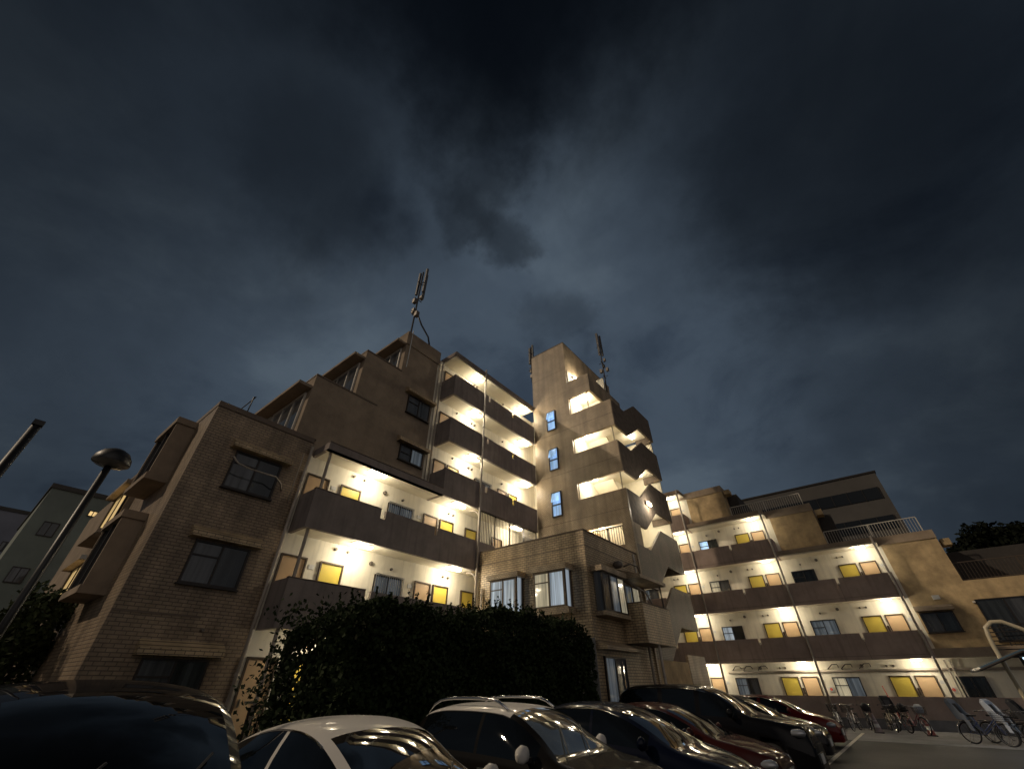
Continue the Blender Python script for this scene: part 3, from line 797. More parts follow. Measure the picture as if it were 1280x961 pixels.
# ground floor service pipe and brackets, awning frames over windows
m = MB(); m.tube([(-9.1, YW-.10, 2.22), (12, YW-.10, 2.22)], .06, 10)
m.build('service_pipe', pipe_m, RB, smooth=True)
for p in (P[2], P[3]):
    m = MB()
    for xx in (p+.35, p+1.0, p+1.85):
        m.tube([(xx, YW-.02, 2.32), (xx+.30, YW-.35, 2.52), (xx+.55, YW-.35, 2.52), (xx+.55, YW-.02, 2.40)], .02, 6)
    m.build('awning_bracket', dark_rail, RB)
for p in (P[2], P[3]):
    f = part('notice_sign', plate_m, RB, (p+5.25 if p+5.25 < 1 else p+5.3, p+5.45, YW-.03, YW-.004, 1.28, 1.50))
    m = MB(); m.lathe([(.001, -.036), (.07, -.036), (.07, -.031)], (p+5.35, YW, 1.39), 'y', 16); m.build('sign_disc', pink_m, f)
# right end, second floor: hooded window and dark balcony opening; ground floor dark opening
f = window(RB, 'y', YW, 1.55, 2.95, 3.80, 4.72, win_grey, mat2=win_dark)
m = MB(); m.prism([(YW-.003, 5.05), (YW-.35, 4.92), (YW-.35, 4.78), (YW-.003, 4.78)], 'x', 1.45, 3.05); m.build('hood', stucco_dk, f)
window(RB, 'y', YW, 4.0, 7.2, 3.3, 5.15, win_dark, mull=3, mat2=win_grey)
baluster_rail(RB, 'y', YW-.3, 4.3, 7.6, 2.95, 4.0, dark_rail, gap=.16)
window(RB, 'y', YW, 1.66, 2.75, .1, 1.93, win_dark, mull=2)
window(RB, 'y', YW, 5.6, 6.8, .1, 1.93, win_dark, mull=2)
part('junction_box', plate_m, RB, (2.45, 2.75, YW-.2, YW-.003, 5.28, 5.48))
m = MB(); m.tube([(1.55, YW-.18, G), (1.55, YW-.18, 2.6)], .035, 8); m.tube([(1.75, YW-.18, G), (1.75, YW-.18, 2.6)], .03, 8); m.build('drainpipe', pipe_m, RB)
f = part('wall_lamp', white_rail, RB, (3.9, 4.0, YW-.12, YW-.003, 5.0, 5.08))
# roof rails and set-back penthouses on each step
baluster_rail(RB, 'y', YW+.3, -6.0, -1.4, 11.47, 12.4, white_rail, gap=.14, r_=.009, post=2.2, name='roof_railing')
baluster_rail(RB, 'y', YW+.3, -1.0, 3.7, 8.72, 9.65, white_rail, gap=.14, r_=.009, post=2.2, name='roof_railing')
baluster_rail(RB, 'y', YW+.3, 4.1, 11.5, 6.07, 7.0, frame_b, gap=.14, r_=.009, post=2.4, name='roof_railing')
part('penthouse_wall', mat_plain('dark_render', (.05, .045, .042), .9, var=.2), RB, (-6.1, -5.4, YW+1.2, 44, 11.46, 13.6), (-1.0, -.2, YW+1.2, 44, 8.71, 10.9), (4.1, 12, YW+2.5, 44, 6.06, 7.9))
for x0, x1, z0 in ((-6.1, -4.9, 13.2), (-1.0, .1, 10.5), (4.1, 5.2, 7.7)):
    part('roof_vent_box', stucco, RB, (x0+.05, x0+.45, YW+.2, YW+.9, z0+.2, z0+.55))

# ================================================================ FAR BUILDINGS
far_w = mat_plain('far_wall', (.085, .08, .075), .9, var=.2, vscale=.3)
far_g = mat_plain('far_green_wall', (.23, .27, .245), .9, var=.25, vscale=.25)
far_b = mat_plain('far_bluegrey_wall', (.24, .25, .30), .9, var=.2, vscale=.25)
dark_glass = mat_plain('far_glass', (.015, .018, .022), .15)
FB = empty('office_building', (-12, 66, G), 'dark grey slab building with long window bands rising behind the right wing', 'building')
part('wall', far_w, FB, (-30, 5.5, 60, 72, G, 21.3))
for z0, z1 in ((18.35, 19.65), (15.1, 16.5), (11.8, 13.2)):
    part('window_band', dark_glass, FB, (-29.5, 5.0, 59.93, 59.99, z0, z1))
    part('mullions', frame_m, FB, *[(-29.5+i*1.5-.03, -29.5+i*1.5+.03, 59.88, 59.928, z0, z1) for i in range(24)])
part('parapet_cap', frame_m, FB, (-30.1, 5.6, 59.9, 72.1, 21.302, 21.5))
GB = empty('apartment_house', (-48, 2, G), 'grey green plastered block behind the lamp post at the left edge', 'building')
part('wall', far_g, GB, (-56, -41, .5, 16, G, 12.4))
part('roof_edge', far_w, GB, (-56.1, -40.9, .4, 16.1, 12.402, 12.7))
for (y, z, w_, h_, mt) in ((2.95, 11.1, .5, .4, win_yel), (3.4, 9.2, .35, .45, win_warm_c), (3.46, 7.8, .3, .35, win_warm_c), (1.2, 9.4, .8, .9, win_dark), (1.2, 6.6, .8, .9, win_grey), (3.3, 5.2, .8, .9, win_dark), (6, 9.8, 1, 1, win_dark), (6, 6.8, 1, 1, win_dark)):
    window(GB, 'x', -41, y, y+w_, z, z+h_, mt, sill=False)
BB = empty('apartment_house', (-70, 2, G), 'bluish grey block with one bright blue window at the far left edge', 'building')
part('wall', far_b, BB, (-80, -60, -8, 3.2, G, 14.6))
part('roof_edge', far_w, BB, (-80.1, -59.9, -8.1, 3.3, 14.602, 14.9))
for (y, z, w_, h_, mt) in ((1.55, 11.25, .62, .85, win_cool), (1.65, 13.4, .5, .55, win_warm_c), (2.55, 11.6, .3, .5, win_mid), (1.7, 8.8, .45, .7, win_dark), (2.55, 9.3, .25, .6, win_dark), (.1, 11.3, .6, .8, win_grey), (0, 8.6, .6, .8, win_dark)):
    window(BB, 'x', -60, y, y+w_, z, z+h_, mt, sill=False)
# low building with pale eave at right behind the roof rail
SH = empty('low_building', (12, 46.5, G), 'low dark building with a pale grey eave beyond the roof rail at right', 'building')
black_w = mat_plain('tarred_wall', (.02, .02, .022), .9, var=.2)
part('wall', black_w, SH, (6.0, 26, 45, 52, G, 8.7))
m = MB(); m.prism([(44.0, 8.62), (44.0, 8.98), (52.5, 9.4), (52.5, 9.0)], 'x', 5.2, 26.5); m.build('roof', far_w, SH)

# ================================================================ VEGETATION
def leaf_mat(name, a, b_):
    m, n, l, b = new_mat(name)
    oi = n.new('ShaderNodeTexCoord'); nz = n.new('ShaderNodeTexNoise'); nz.inputs['Scale'].default_value = 9; nz.inputs['Detail'].default_value = 3
    l.new(oi.outputs['Object'], nz.inputs['Vector'])
    mx = n.new('ShaderNodeMix'); mx.data_type = 'RGBA'; mx.inputs['A'].default_value = (*a, 1); mx.inputs['B'].default_value = (*b_, 1)
    l.new(nz.outputs['Fac'], mx.inputs['Factor']); l.new(mx.outputs['Result'], b.inputs['Base Color'])
    b.inputs['Roughness'].default_value = .75; b.inputs['Specular IOR Level'].default_value = .15
    MATS[name] = m
    return m
leaf_a = leaf_mat('hedge_leaf', (.006, .013, .004), (.034, .050, .017))
leaf_b = leaf_mat('tree_leaf', (.02, .035, .012), (.07, .08, .03))
leaf_mat('far_leaf', (.004, .006, .003), (.010, .014, .007))
bark = mat_plain('bark', (.06, .045, .03), .9, var=.3, vscale=6, bump=.4)
def add_leaf(m, c, size, d=None):
    d = d or Vector((random.gauss(0, 1), random.gauss(0, 1), random.gauss(.3, 1))).normalized()
    u = d.cross(Vector((random.random()-.5, random.random()-.5, random.random()-.5))).normalized()
    w = size * random.uniform(.28, .42)
    c = Vector(c)
    a = c - d*size*.5; b = c + d*size*.5; s1 = c + u*w + d*size*.05; s2 = c - u*w + d*size*.05
    m.add([a, s1, b, s2], [(0, 1, 2, 3)])
HX0, HX1, HY0, HY1 = -9.7, -7.5, 4.5, 13.45
def hedge_top(x, y):
    return 3.02 + .10*math.sin(y*1.7+x) + .14*math.sin(y*.61+1.0) + .06*math.sin(y*5.1) + (0.0 if y > 5.5 else -.38*(5.5-y)) - (max(0, y-12.3)*.45)
hedge = empty('hedge', ((HX0+HX1)/2, (HY0+HY1)/2, G), 'large dark leafy hedge behind the parked cars in front of the apartments', 'hedge')
m = MB()
for i in range(52000):
    x = random.uniform(HX0, HX1); y = random.uniform(HY0, HY1); zt = hedge_top(x, y)
    face = random.random()
    if face < .40:
        x = HX1 - abs(random.gauss(0, .14)) + .10*math.sin(y*3.1); z = random.uniform(G+.1, zt)
        x += .12*math.sin(y*2.3+z*3) + .08*math.sin(z*5+y*4)
    elif face < .68:
        z = zt - abs(random.gauss(0, .14)) + (random.random() < .05)*random.uniform(0, .18)
    elif face < .76:
        y = HY0 + abs(random.gauss(0, .16)) + .1*math.sin(z*4 if False else x*5); z = random.uniform(G+.1, hedge_top(x, HY0))
    elif face < .86:
        y = HY1 - abs(random.gauss(0, .16)); z = random.uniform(G+.1, hedge_top(x, HY1))
    else:
        z = random.uniform(G, zt)
    add_leaf(m, (x, y, z), random.uniform(.07, .13))
# sprigs sticking up out of the top
for i in range(170):
    x = random.uniform(HX0+.1, HX1-.02); y = random.uniform(HY0, HY1); zt = hedge_top(x, y) - .08
    h = random.uniform(.12, .42); lx, ly = random.uniform(-.12, .12), random.uniform(-.12, .12)
    for j in range(12):
        t = j/11
        add_leaf(m, (x+lx*t+random.uniform(-.03, .03), y+ly*t+random.uniform(-.03, .03), zt+h*t), .085)
# loose branch ends at the left where the corridor light shows through
for i in range(110):
    y = HY0 + random.uniform(-.5, .15); x = random.uniform(HX0, HX1); z = random.uniform(.3, 2.8)
    for j in range(14):
        add_leaf(m, (x+random.gauss(0, .08), y+random.gauss(0, .10), z+random.gauss(0, .10)), .09)
m.build('foliage', leaf_a, hedge, fixn=False)
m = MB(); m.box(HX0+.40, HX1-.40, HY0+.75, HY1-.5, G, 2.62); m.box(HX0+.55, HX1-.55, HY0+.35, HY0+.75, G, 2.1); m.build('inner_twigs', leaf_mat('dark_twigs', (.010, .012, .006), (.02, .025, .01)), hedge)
m = MB()
for i in range(22):
    x = random.uniform(HX0+.4, HX1-.4); y = HY0+.25 + i*(HY1-HY0-.5)/21
    m.tube([(x, y, G), (x+random.uniform(-.1, .1), y+random.uniform(-.1, .1), 1.2), (x+random.uniform(-.3, .3), y+random.uniform(-.3, .3), 2.5)], [.035, .025, .01], 6)
m.build('stems', bark, hedge)
def tree(name, loc, h, cr, label, group=None, lm=None, n=5000, lsz=.16, tall=1.0):
    t = empty(name, loc, label, 'tree', group)
    x, y, z = loc
    tr = MB(); tr.tube([(x, y, z), (x+.1, y, z+h*.3), (x-.05, y+.1, z+h*.6), (x, y, z+h*.85)], [h*.03, h*.024, h*.016, h*.006], 8)
    clumps = []
    for i in range(26):
        a = random.uniform(0, 6.28); rr = cr*random.uniform(.25, .95); zz = z + h*random.uniform(.35, .97)
        sh = 1 - abs((zz-z)/h-.6)*.9
        c = Vector((x+math.cos(a)*rr*sh, y+math.sin(a)*rr*sh, zz)); clumps.append((c, cr*random.uniform(.22, .42)))
        tr.tube([(x, y, z+h*random.uniform(.3, .6)), tuple((Vector((x, y, zz-.2))+c)/2), tuple(c)], [h*.01, h*.006, h*.002], 5)
    tr.build('trunk', bark, t)
    m = MB()
    for i in range(n):
        c, r_ = random.choice(clumps)
        d = Vector((random.gauss(0, 1), random.gauss(0, 1), random.gauss(0, .8))).normalized()*r_*(random.random()**.4)
        add_leaf(m, c+d, lsz*random.uniform(.7, 1.3))
    m.build('crown', lm or leaf_b, t, fixn=False)
    return t
tree('leafy_tree', (-20.0, 1.7, G), 4.0, 1.3, 'round dark tree beneath the lamp post at the left end of the apartments', n=7000, lsz=.15)
tree('leafy_tree', (-20.5, -1.1, G), 6.2, 1.2, 'thin tree cut by the left edge of the picture', n=3500, lsz=.16)
for i, (x, y, h, cr, lb) in enumerate(((9.3, 52, 12.0, 4.4, 'dark tree left of two above the low building at right'), (17.0, 53, 12.8, 5.2, 'dark tree right of two above the low building, by the right edge'))):
    tree('leafy_tree', (x, y, G), h, cr, lb, 'dark trees beyond the right wing', n=15000, lsz=.38, lm=MATS['far_leaf'])

# ================================================================ LAMP POST, POLE, ANTENNAS
lp = empty('street_lamp', (-12.0, .72, G), 'tall black lamp post with a dark mushroom shaped head, unlit, at left', 'street lamp')
m = MB(); m.tube([(-12, .72, G), (-12, .72, 5.45)], .065, 12); m.tube([(-12, .72, G), (-12, .72, .6)], .10, 12); m.build('post', black_m, lp, smooth=True)
m = MB(); m.lathe([(.001, .30), (.12, .29), (.24, .22), (.32, .10), (.34, .0), (.335, -.03)], (-12, .72, 5.50), 'z', 28); m.build('lamp_hood', black_m, lp, smooth=True)
m = MB(); m.lathe([(.33, -.03), (.27, -.07), (.10, -.10), (.001, -.10)], (-12, .72, 5.50), 'z', 28)
m.build('lamp_glass', mat_plain('lamp_glass', (.20, .19, .17), .12, coat=.8), lp, smooth=True)
pl = empty('utility_pole', (-8.0, -.43, G), 'plain black pole cut off by the left edge of the picture', 'pole')
m = MB(); m.tube([(-8, -.43, G), (-8, -.43, 4.38)], [.07, .05], 10); m.build('shaft', black_m, pl, smooth=True)
part('cap', black_m, pl, (-8.055, -7.945, -.485, -.375, 4.381, 4.45))
def antenna(loc, h, label, panels, boxes, lean=(0, 0)):
    x, y, z = loc
    a = empty('antenna_mast', loc, label, 'antenna', 'mobile antenna masts on the roofs')
    m = MB(); m.tube([(x, y, z), (x+lean[0], y+lean[1], z+h)], .05, 8)
    for q in (.35, .55, .8):
        m.tube([(x-.28+lean[0]*q, y+lean[1]*q, z+h*q), (x+.28+lean[0]*q, y+lean[1]*q, z+h*q)], .025, 6)
        m.tube([(x+lean[0]*q, y-.28+lean[1]*q, z+h*q), (x+lean[0]*q, y+.28+lean[1]*q, z+h*q)], .025, 6)
    m.build('mast', dark_rail, a)
    for (dx, dy, q0, q1, w) in panels:
        part('panel_antenna', mat_plain('antenna_grey', (.10, .10, .105), .6), a, (x+dx-w/2, x+dx+w/2, y+dy-w/2, y+dy+w/2, z+h*q0, z+h*q1))
    for (dx, dy, q, s_) in boxes:
        part('radio_unit', vent_m, a, (x+dx-s_/2, x+dx+s_/2, y+dy-s_/2, y+dy+s_/2, z+h*q, z+h*q+s_*1.6))
    return a
an = antenna((-14.9, 9.2, 17.25), 5.9, 'mobile antenna mast on the left wing roof, highest of the three', ((-.30, 0, .66, 1.02, .13), (.24, .1, .66, 1.04, .13), (0, .3, .62, 1.0, .13)), ((.2, 0, .28, .22), (-.25, .05, .38, .22), (.05, -.22, .46, .2), (.22, .1, .54, .18)))
m = MB(); m.tube([(-14.9, 9.2, 19.6), (-14.75, 9.7, 18.6), (-14.6, 10.2, 17.9), (-14.55, 10.35, 17.3)], .05, 7); m.build('cable', black_m, an, smooth=True)
m = MB(); m.tube([(-14.42, 9.05, 14.8), (-14.42, 9.05, 17.4)], .025, 7); m.build('cable_duct', plate_m, an)
antenna((-13.62, 19.2, 19.4), 3.5, 'short cluster of antennas clamped to the left edge of the tower head', ((-.14, 0, .52, .98, .13), (.10, .05, .55, 1.05, .12)), ((0, 0, .12, .18), (-.1, .1, .30, .18)))
antenna((-10.25, 24.6, 19.0), 7.3, 'mobile antenna mast on the far right corner of the stair tower', ((-.10, 0, .68, 1.02, .14), (.12, .1, .66, .97, .14), (.0, -.15, .70, 1.0, .12)), ((.25, 0, .56, .16), (.3, .1, .42, .2), (-.2, 0, .42, .2), (0, .2, .50, .18)))

# ================================================================ CARS
tyre_m = mat_plain('tyre', (.012, .012, .012), .8)
rim_m = mat_plain('rim', (.32, .32, .33), .3, metal=.9)
glass_m = mat_plain('car_glass', (.004, .005, .006), .02, spec=.75, coat=0.0)
chrome = mat_plain('chrome', (.7, .7, .7), .08, metal=1.0)
lens_m = mat_plain('headlight_lens', (.35, .37, .40), .08, metal=.5, coat=1.0)
tail_m = mat_plain('tail_lens', (.25, .01, .01), .15, coat=1.0)
def paint_m(name, col, metal=.0, rough=.5):
    m = mat_plain(name, col, .5, metal=0.0, coat=.42, spec=.02)
    return m
def interp(pts, x):
    if x <= pts[0][0]: return pts[0][1]
    if x >= pts[-1][0]: return pts[-1][1]
    for i in range(len(pts)-1):
        if pts[i][0] <= x <= pts[i+1][0]:
            p0 = pts[max(i-1, 0)]; p1 = pts[i]; p2 = pts[i+1]; p3 = pts[min(i+2, len(pts)-1)]
            h = p2[0]-p1[0]; t = (x-p1[0])/h
            m1 = (p2[1]-p0[1])/max(1e-6, p2[0]-p0[0])*h; m2 = (p3[1]-p1[1])/max(1e-6, p3[0]-p1[0])*h
            d = (p2[1]-p1[1])
            if m1*d < 0: m1 = 0
            if m2*d < 0: m2 = 0
            m1 = max(-3*abs(d), min(3*abs(d), m1)); m2 = max(-3*abs(d), min(3*abs(d), m2))
            return (2*t**3-3*t*t+1)*p1[1] + (t**3-2*t*t+t)*m1 + (-2*t**3+3*t*t)*p2[1] + (t**3-t*t)*m2
def smooth01(t):
    t = max(0, min(1, t)); return t*t*(3-2*t)
def car(name, label, nose, yc, L, Wd, top, belt, ws, rw, body_mat, roof_mat=None, rails=False, pillars=(.48,), side=(None, None), mirror=True, wheel_r=.31, tint=None, spoiler=False):
    """nose points to +x.  top/belt: (distance behind the nose, height above ground); ws/rw: windscreen and rear window ranges"""
    root = empty(name, (nose, yc, G), label, 'car', 'cars parked in the row')
    w = Wd/2; N = 92; axles = (.82, L-.78)
    ds = [L*(.5-.5*math.cos(math.pi*i/(N-1)))*.35 + L*i/(N-1)*.65 for i in range(N)]
    rows = []
    def plan(d):
        a = min(1, d/.75); b = min(1, (L-d)/.6)
        return w*(1-.30*(1-a)**2.4)*(1-.20*(1-b)**2.4)
    for d in ds:
        pw = plan(d); zt = interp(top, d); zb = min(interp(belt, d), zt-.015)
        c = smooth01((zt-zb-.03)/.30)
        ze = zt - .015 - .075*c                     # roof edge
        we = pw*(.90-.16*c)
        ctl = [(pw*.90, .17), (pw*.985, .24), (pw*1.0, .42), (pw*1.0, .60 if zb > .66 else zb*.8), (pw*.985, zb-.06), (pw*.955, zb)]
        row = []
        for i in range(len(ctl)-1):
            for j in range(2):
                t = j/2; row.append((ctl[i][0]*(1-t)+ctl[i+1][0]*t, ctl[i][1]*(1-t)+ctl[i+1][1]*t))
        for j in range(5):                          # side glass zone: 10..14
            t = j/4
            bow = math.sin(t*math.pi)*.02*c
            row.append((pw*.95*(1-t)+we*t+bow, (zb+.012)*(1-t)+ze*t))
        for j in range(1, 9):                       # roof/bonnet zone
            t = j/8; yy = we*(1-t)
            e_ = 1-(yy/we)**2
            lift = (zt-ze)*(e_**.55 if c > .3 else e_**.8)
            row.append((yy, ze+lift))
        rows.append(row)
    M_ = len(rows[0])
    V = [[(nose-ds[i], yc+s*rows[i][k][0], G+rows[i][k][1]) for k in range(M_)] for s in (-1, 1) for i in range(N)]
    groups = {'body': MB(), 'roof': MB(), 'windshield': MB(), 'rear_window': MB()}
    wins = {}
    s_lo = side[0] if side[0] is not None else ws[0]+.28; s_hi = side[1] if side[1] is not None else rw[1]-.25
    for si, s in enumerate((-1, 1)):
        for i in range(N-1):
            dm = (ds[i]+ds[i+1])/2
            zt = interp(top, dm); zb = interp(belt, dm)
            for k in range(M_-1):
                q = [V[si*N+i][k], V[si*N+i][k+1], V[si*N+i+1][k+1], V[si*N+i+1][k]]
                zc = sum(p[2] for p in q)/4-G
                # wheel arches
                if k < 9:
                    if any((dm-a)**2 + (zc-wheel_r)**2 < (wheel_r+.05)**2 for a in axles): continue
                tgt = groups['body']
                open_h = zt-zb
                if 10 <= k <= 13 and open_h > .20 and s_lo < dm < s_hi:
                    # pillars between side windows
                    seg = 0; piv = [s_lo + (s_hi-s_lo)*p for p in pillars]
                    if not any(abs(dm-p) < .035 for p in piv):
                        seg = sum(dm > p for p in piv)
                        tgt = wins.setdefault((s, seg), MB())
                elif k >= 14 and k >= 15 and ws[0] < dm < ws[1]:
                    tgt = groups['windshield']
                elif k >= 15 and rw[0] < dm < rw[1]:
                    tgt = groups['rear_window']
                elif k >= 14 and open_h > .28 and roof_mat and ws[1] <= dm <= rw[0]+.05:
                    tgt = groups['roof']
                tgt.add(q, [(0, 1, 2, 3)])
    for end in (0, N-1):
        for si in (0, 1):
            r_ = V[si*N+end]
            for k in range(M_-1):
                groups['body'].add([r_[k], r_[k+1], (r_[k+1][0], yc, r_[k+1][2]), (r_[k][0], yc, r_[k][2])], [(0, 1, 2, 3)])
    def fin(mb, nm, mt, par):
        if not mb.v: return None
        me = bpy.data.meshes.new(nm); off = parent_origin(par)
        me.from_pydata([(a-off[0], b-off[1], c-off[2]) for a, b, c in mb.v], [], mb.f)
        bm = bmesh.new(); bm.from_mesh(me); bmesh.ops.remove_doubles(bm, verts=bm.verts, dist=.0008)
        bmesh.ops.dissolve_degenerate(bm, edges=bm.edges, dist=.0005)
        bmesh.ops.recalc_face_normals(bm, faces=bm.faces); bm.to_mesh(me); bm.free()
        me.materials.append(mt)
        for p in me.polygons: p.use_smooth = True
        o = bpy.data.objects.new(nm, me); C.objects.link(o); o.parent = par
        return o
    fin(groups['body'], 'body', body_mat, root)
    if roof_mat: fin(groups['roof'], 'roof', roof_mat, root)
    gm_ = tint or glass_m
    fin(groups['windshield'], 'windshield', gm_, root)
    fin(groups['rear_window'], 'rear_window', glass_m, root)
    for kx, mb in wins.items(): fin(mb, 'side_window', glass_m, root)
    # underside shadow pan and wheel wells
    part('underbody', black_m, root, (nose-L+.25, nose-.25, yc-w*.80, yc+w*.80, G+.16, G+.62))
    for a in axles:
        for s in (-1, 1):
            cx, cy = nose-a, yc+s*(w-.115)
            mt = MB(); mt.lathe([(wheel_r*.62, -.10), (wheel_r*.93, -.10), (wheel_r, -.07), (wheel_r, .07), (wheel_r*.93, .10), (wheel_r*.62, .10)], (cx, cy, G+wheel_r), 'y', 28)
            wobj = mt.build('wheel', tyre_m, root, smooth=True)
            mr_ = MB()
            mr_.lathe([(wheel_r*.63, -.085), (wheel_r*.60, -.085), (wheel_r*.58, .0), (wheel_r*.60, .085), (wheel_r*.63, .085)], (cx, cy, G+wheel_r), 'y', 28)
            for q in range(5):
                an_ = q*2*math.pi/5
                ux, uz = math.cos(an_), math.sin(an_)
                px, pz = -uz*.028, ux*.028
                yy0, yy1 = cy+s*.055, cy+s*.075
                rr = wheel_r*.60
                mr_.add([(cx+px, yy0, G+wheel_r+pz), (cx-px, yy0, G+wheel_r-pz), (cx+ux*rr-px, yy0, G+wheel_r+uz*rr-pz), (cx+ux*rr+px, yy0, G+wheel_r+uz*rr+pz),
                         (cx+px, yy1, G+wheel_r+pz), (cx-px, yy1, G+wheel_r-pz), (cx+ux*rr-px, yy1, G+wheel_r+uz*rr-pz), (cx+ux*rr+px, yy1, G+wheel_r+uz*rr+pz)],
                        [(0,1,2,3),(4,5,6,7),(0,1,5,4),(1,2,6,5),(2,3,7,6),(3,0,4,7)])
            mr_.build('rim', rim_m, wobj)
    # nose details
    hz = G + interp(top, .25) - .10
    for s in (-1, 1):
        m = MB(); seg = []
        # swept headlight pod hugging the corner
        m.lathe([(.001, .10), (.09, .085), (.13, .03), (.12, -.06)], (0, 0, 0), 'x', 14)
        vs = [(nose-.20+v[0]*1.5-abs(v[1])*.3, yc+s*(w*.70)+v[1]*1.35, hz-.06+v[2]*.62) for v in m.v]
        m2 = MB(); m2.add(vs, m.f); m2.build('headlight', lens_m, root, smooth=True)
        m = MB(); m.lathe([(.001, -.06), (.08, -.05), (.11, .03)], (0, 0, 0), 'x', 12)
        vs = [(nose-L+.10+v[0], yc+s*w*.72+v[1], G+.78+v[2]*1.3) for v in m.v]
        m2 = MB(); m2.add(vs, m.f); m2.build('tail_light', tail_m, root, smooth=True)
        if mirror:
            dm_ = ws[0]+.40; zb = interp(belt, dm_)
            m = MB(); m.lathe([(.001, -.09), (.075, -.07), (.105, 0), (.085, .08), (.001, .10)], (0, 0, 0), 'y', 14)
            vs = [(nose-dm_+v[0]*.6, yc+s*(w*.97+.12)+v[1]*1.05, G+zb+.10+v[2]*.85) for v in m.v]
            m2 = MB(); m2.add(vs, m.f); mo = m2.build('mirror', body_mat if not roof_mat else roof_mat, root, smooth=True)
            part('mirror_arm', black_m, mo, (nose-dm_-.03, nose-dm_+.03, min(yc+s*w*.9, yc+s*(w+.06)), max(yc+s*w*.9, yc+s*(w+.06)), G+zb+.02, G+zb+.07))
            for hd in (.36, .62):
                dd = s_lo+(s_hi-s_lo)*hd
                part('door_handle', chrome if roof_mat else body_mat, root, (nose-dd-.09, nose-dd+.09, *sorted((yc+s*plan(dd)*.985, yc+s*(plan(dd)*.985+.035))), G+interp(belt, dd)-.13, G+interp(belt, dd)-.10))
    part('grille', black_m, root, (nose-.06, nose+.015, yc-w*.42, yc+w*.42, G+.36, G+.52), bevel=.01)
    part('license_plate', plate_m, root, (nose+.016, nose+.03, yc-.165, yc+.165, G+.34, G+.505))
    zc0 = interp(top, ws[0]+.06); zc1 = interp(top, ws[0]+.45)
    m = MB()
    for s in (-.55, .05):
        m.tube([(nose-ws[0]-.05, yc+s*w, G+zc0+.025), (nose-ws[0]-.42, yc+(s+.45)*w, G+interp(top, ws[0]+.42)+.012)], .009, 5)
    m.build('wiper', black_m, root)
    m = MB(); 
    # seam line between bonnet and bumper, drip rails
    for s in (-1, 1):
        pts = []
        for i in range(12):
            d = ws[1]-.02 + (rw[0]-ws[1])*i/11; zt = interp(top, d); zb = interp(belt, d)
            c = smooth01((zt-zb-.03)/.30)
            pts.append((nose-d, yc+s*(plan(d)*(.90-.16*c)+.004), G+zt-.085*c-.006))
        m = MB(); m.tube(pts, .008, 5)
        m.build('drip_rail', chrome if not roof_mat else black_m, root)
    if rails:
        for s in (-1, 1):
            pts = []
            for i in range(13):
                t = i/12; d = ws[1]+.10 + (rw[0]-ws[1]-.05)*t
                h = .085*min(1, math.sin(math.pi*t)*2.6)
                pts.append((nose-d, yc+s*w*.66, G+interp(top, d)-.03+h))
            mm = MB(); mm.tube(pts, .02, 8); mm.build('roof_rail', chrome, root, smooth=True)
    return root
black_p = paint_m('paint_black', (.004, .004, .005)); white_p = paint_m('paint_pearl_white', (.62, .60, .56), .1)
dark_p = paint_m('paint_dark_brown', (.007, .006, .005)); blue_p = paint_m('paint_dark_blue', (.003, .005, .014), .4)
maroon_p = paint_m('paint_maroon', (.030, .007, .006), .35); red_p = paint_m('paint_red', (.10, .008, .007), .35); grey_p = paint_m('paint_dark_grey', (.014, .014, .015), .5)
# minivan, nearest
car('minivan', 'large black minivan filling the lower left corner, nearest of the row', -2.15, 1.02, 4.7, 1.78,
    [(0, .62), (.12, .80), (.55, .95), (.95, 1.05), (1.15, 1.13), (1.5, 1.42), (1.85, 1.64), (2.15, 1.735), (2.8, 1.79), (3.9, 1.78), (4.4, 1.68), (4.6, 1.2), (4.7, .7)],
    [(0, .55), (.6, .85), (1.2, .98), (4.0, 1.05), (4.7, .95)], (1.05, 2.05), (4.38, 4.66), black_p, pillars=(.22, .62), wheel_r=.32)
# pearl white hatchback
car('hatchback', 'pearl white hatchback with a long sloping roof beside the black minivan', -2.35, 3.32, 4.45, 1.76,
    [(0, .52), (.10, .66), (.5, .80), (1.0, .93), (1.12, .98), (1.6, 1.23), (2.05, 1.42), (2.5, 1.49), (3.0, 1.47), (3.7, 1.33), (4.15, 1.15), (4.35, 1.0), (4.45, .7)],
    [(0, .48), (.6, .74), (1.2, .90), (3.4, 1.0), (4.45, .95)], (1.02, 2.0), (3.25, 4.2), white_p, pillars=(.5,), side=(1.5, 3.75))
# two-tone crossover with roof rails
car('crossover', 'two tone dark crossover with a white roof and silver roof rails', -2.45, 5.98, 4.0, 1.70,
    [(0, .62), (.10, .80), (.4, .94), (1.0, 1.03), (1.15, 1.07), (1.5, 1.30), (1.8, 1.46), (2.1, 1.53), (2.8, 1.55), (3.4, 1.51), (3.75, 1.36), (3.92, 1.0), (4.0, .62)],
    [(0, .55), (.6, .85), (1.2, .98), (3.3, 1.05), (4.0, 1.0)], (1.08, 1.92), (3.55, 3.90), dark_p, roof_mat=white_p, rails=True, pillars=(.45,), side=(1.42, 3.5),
    tint=mat_plain('shaded_windscreen', (.09, .10, .095), .06, var=.7, vscale=1.6, coat=1.0))
car('hatchback', 'dark blue compact hatchback between the two tone crossover and the maroon car', -2.30, 8.62, 3.95, 1.69,
    [(0, .56), (.10, .72), (.4, .86), (.9, .98), (1.05, 1.04), (1.5, 1.28), (1.9, 1.44), (2.3, 1.515), (2.9, 1.51), (3.4, 1.42), (3.7, 1.20), (3.88, .95), (3.95, .6)],
    [(0, .5), (.6, .78), (1.2, .92), (3.3, 1.02), (3.95, .96)], (.95, 1.85), (3.35, 3.80), blue_p, side=(1.35, 3.4))
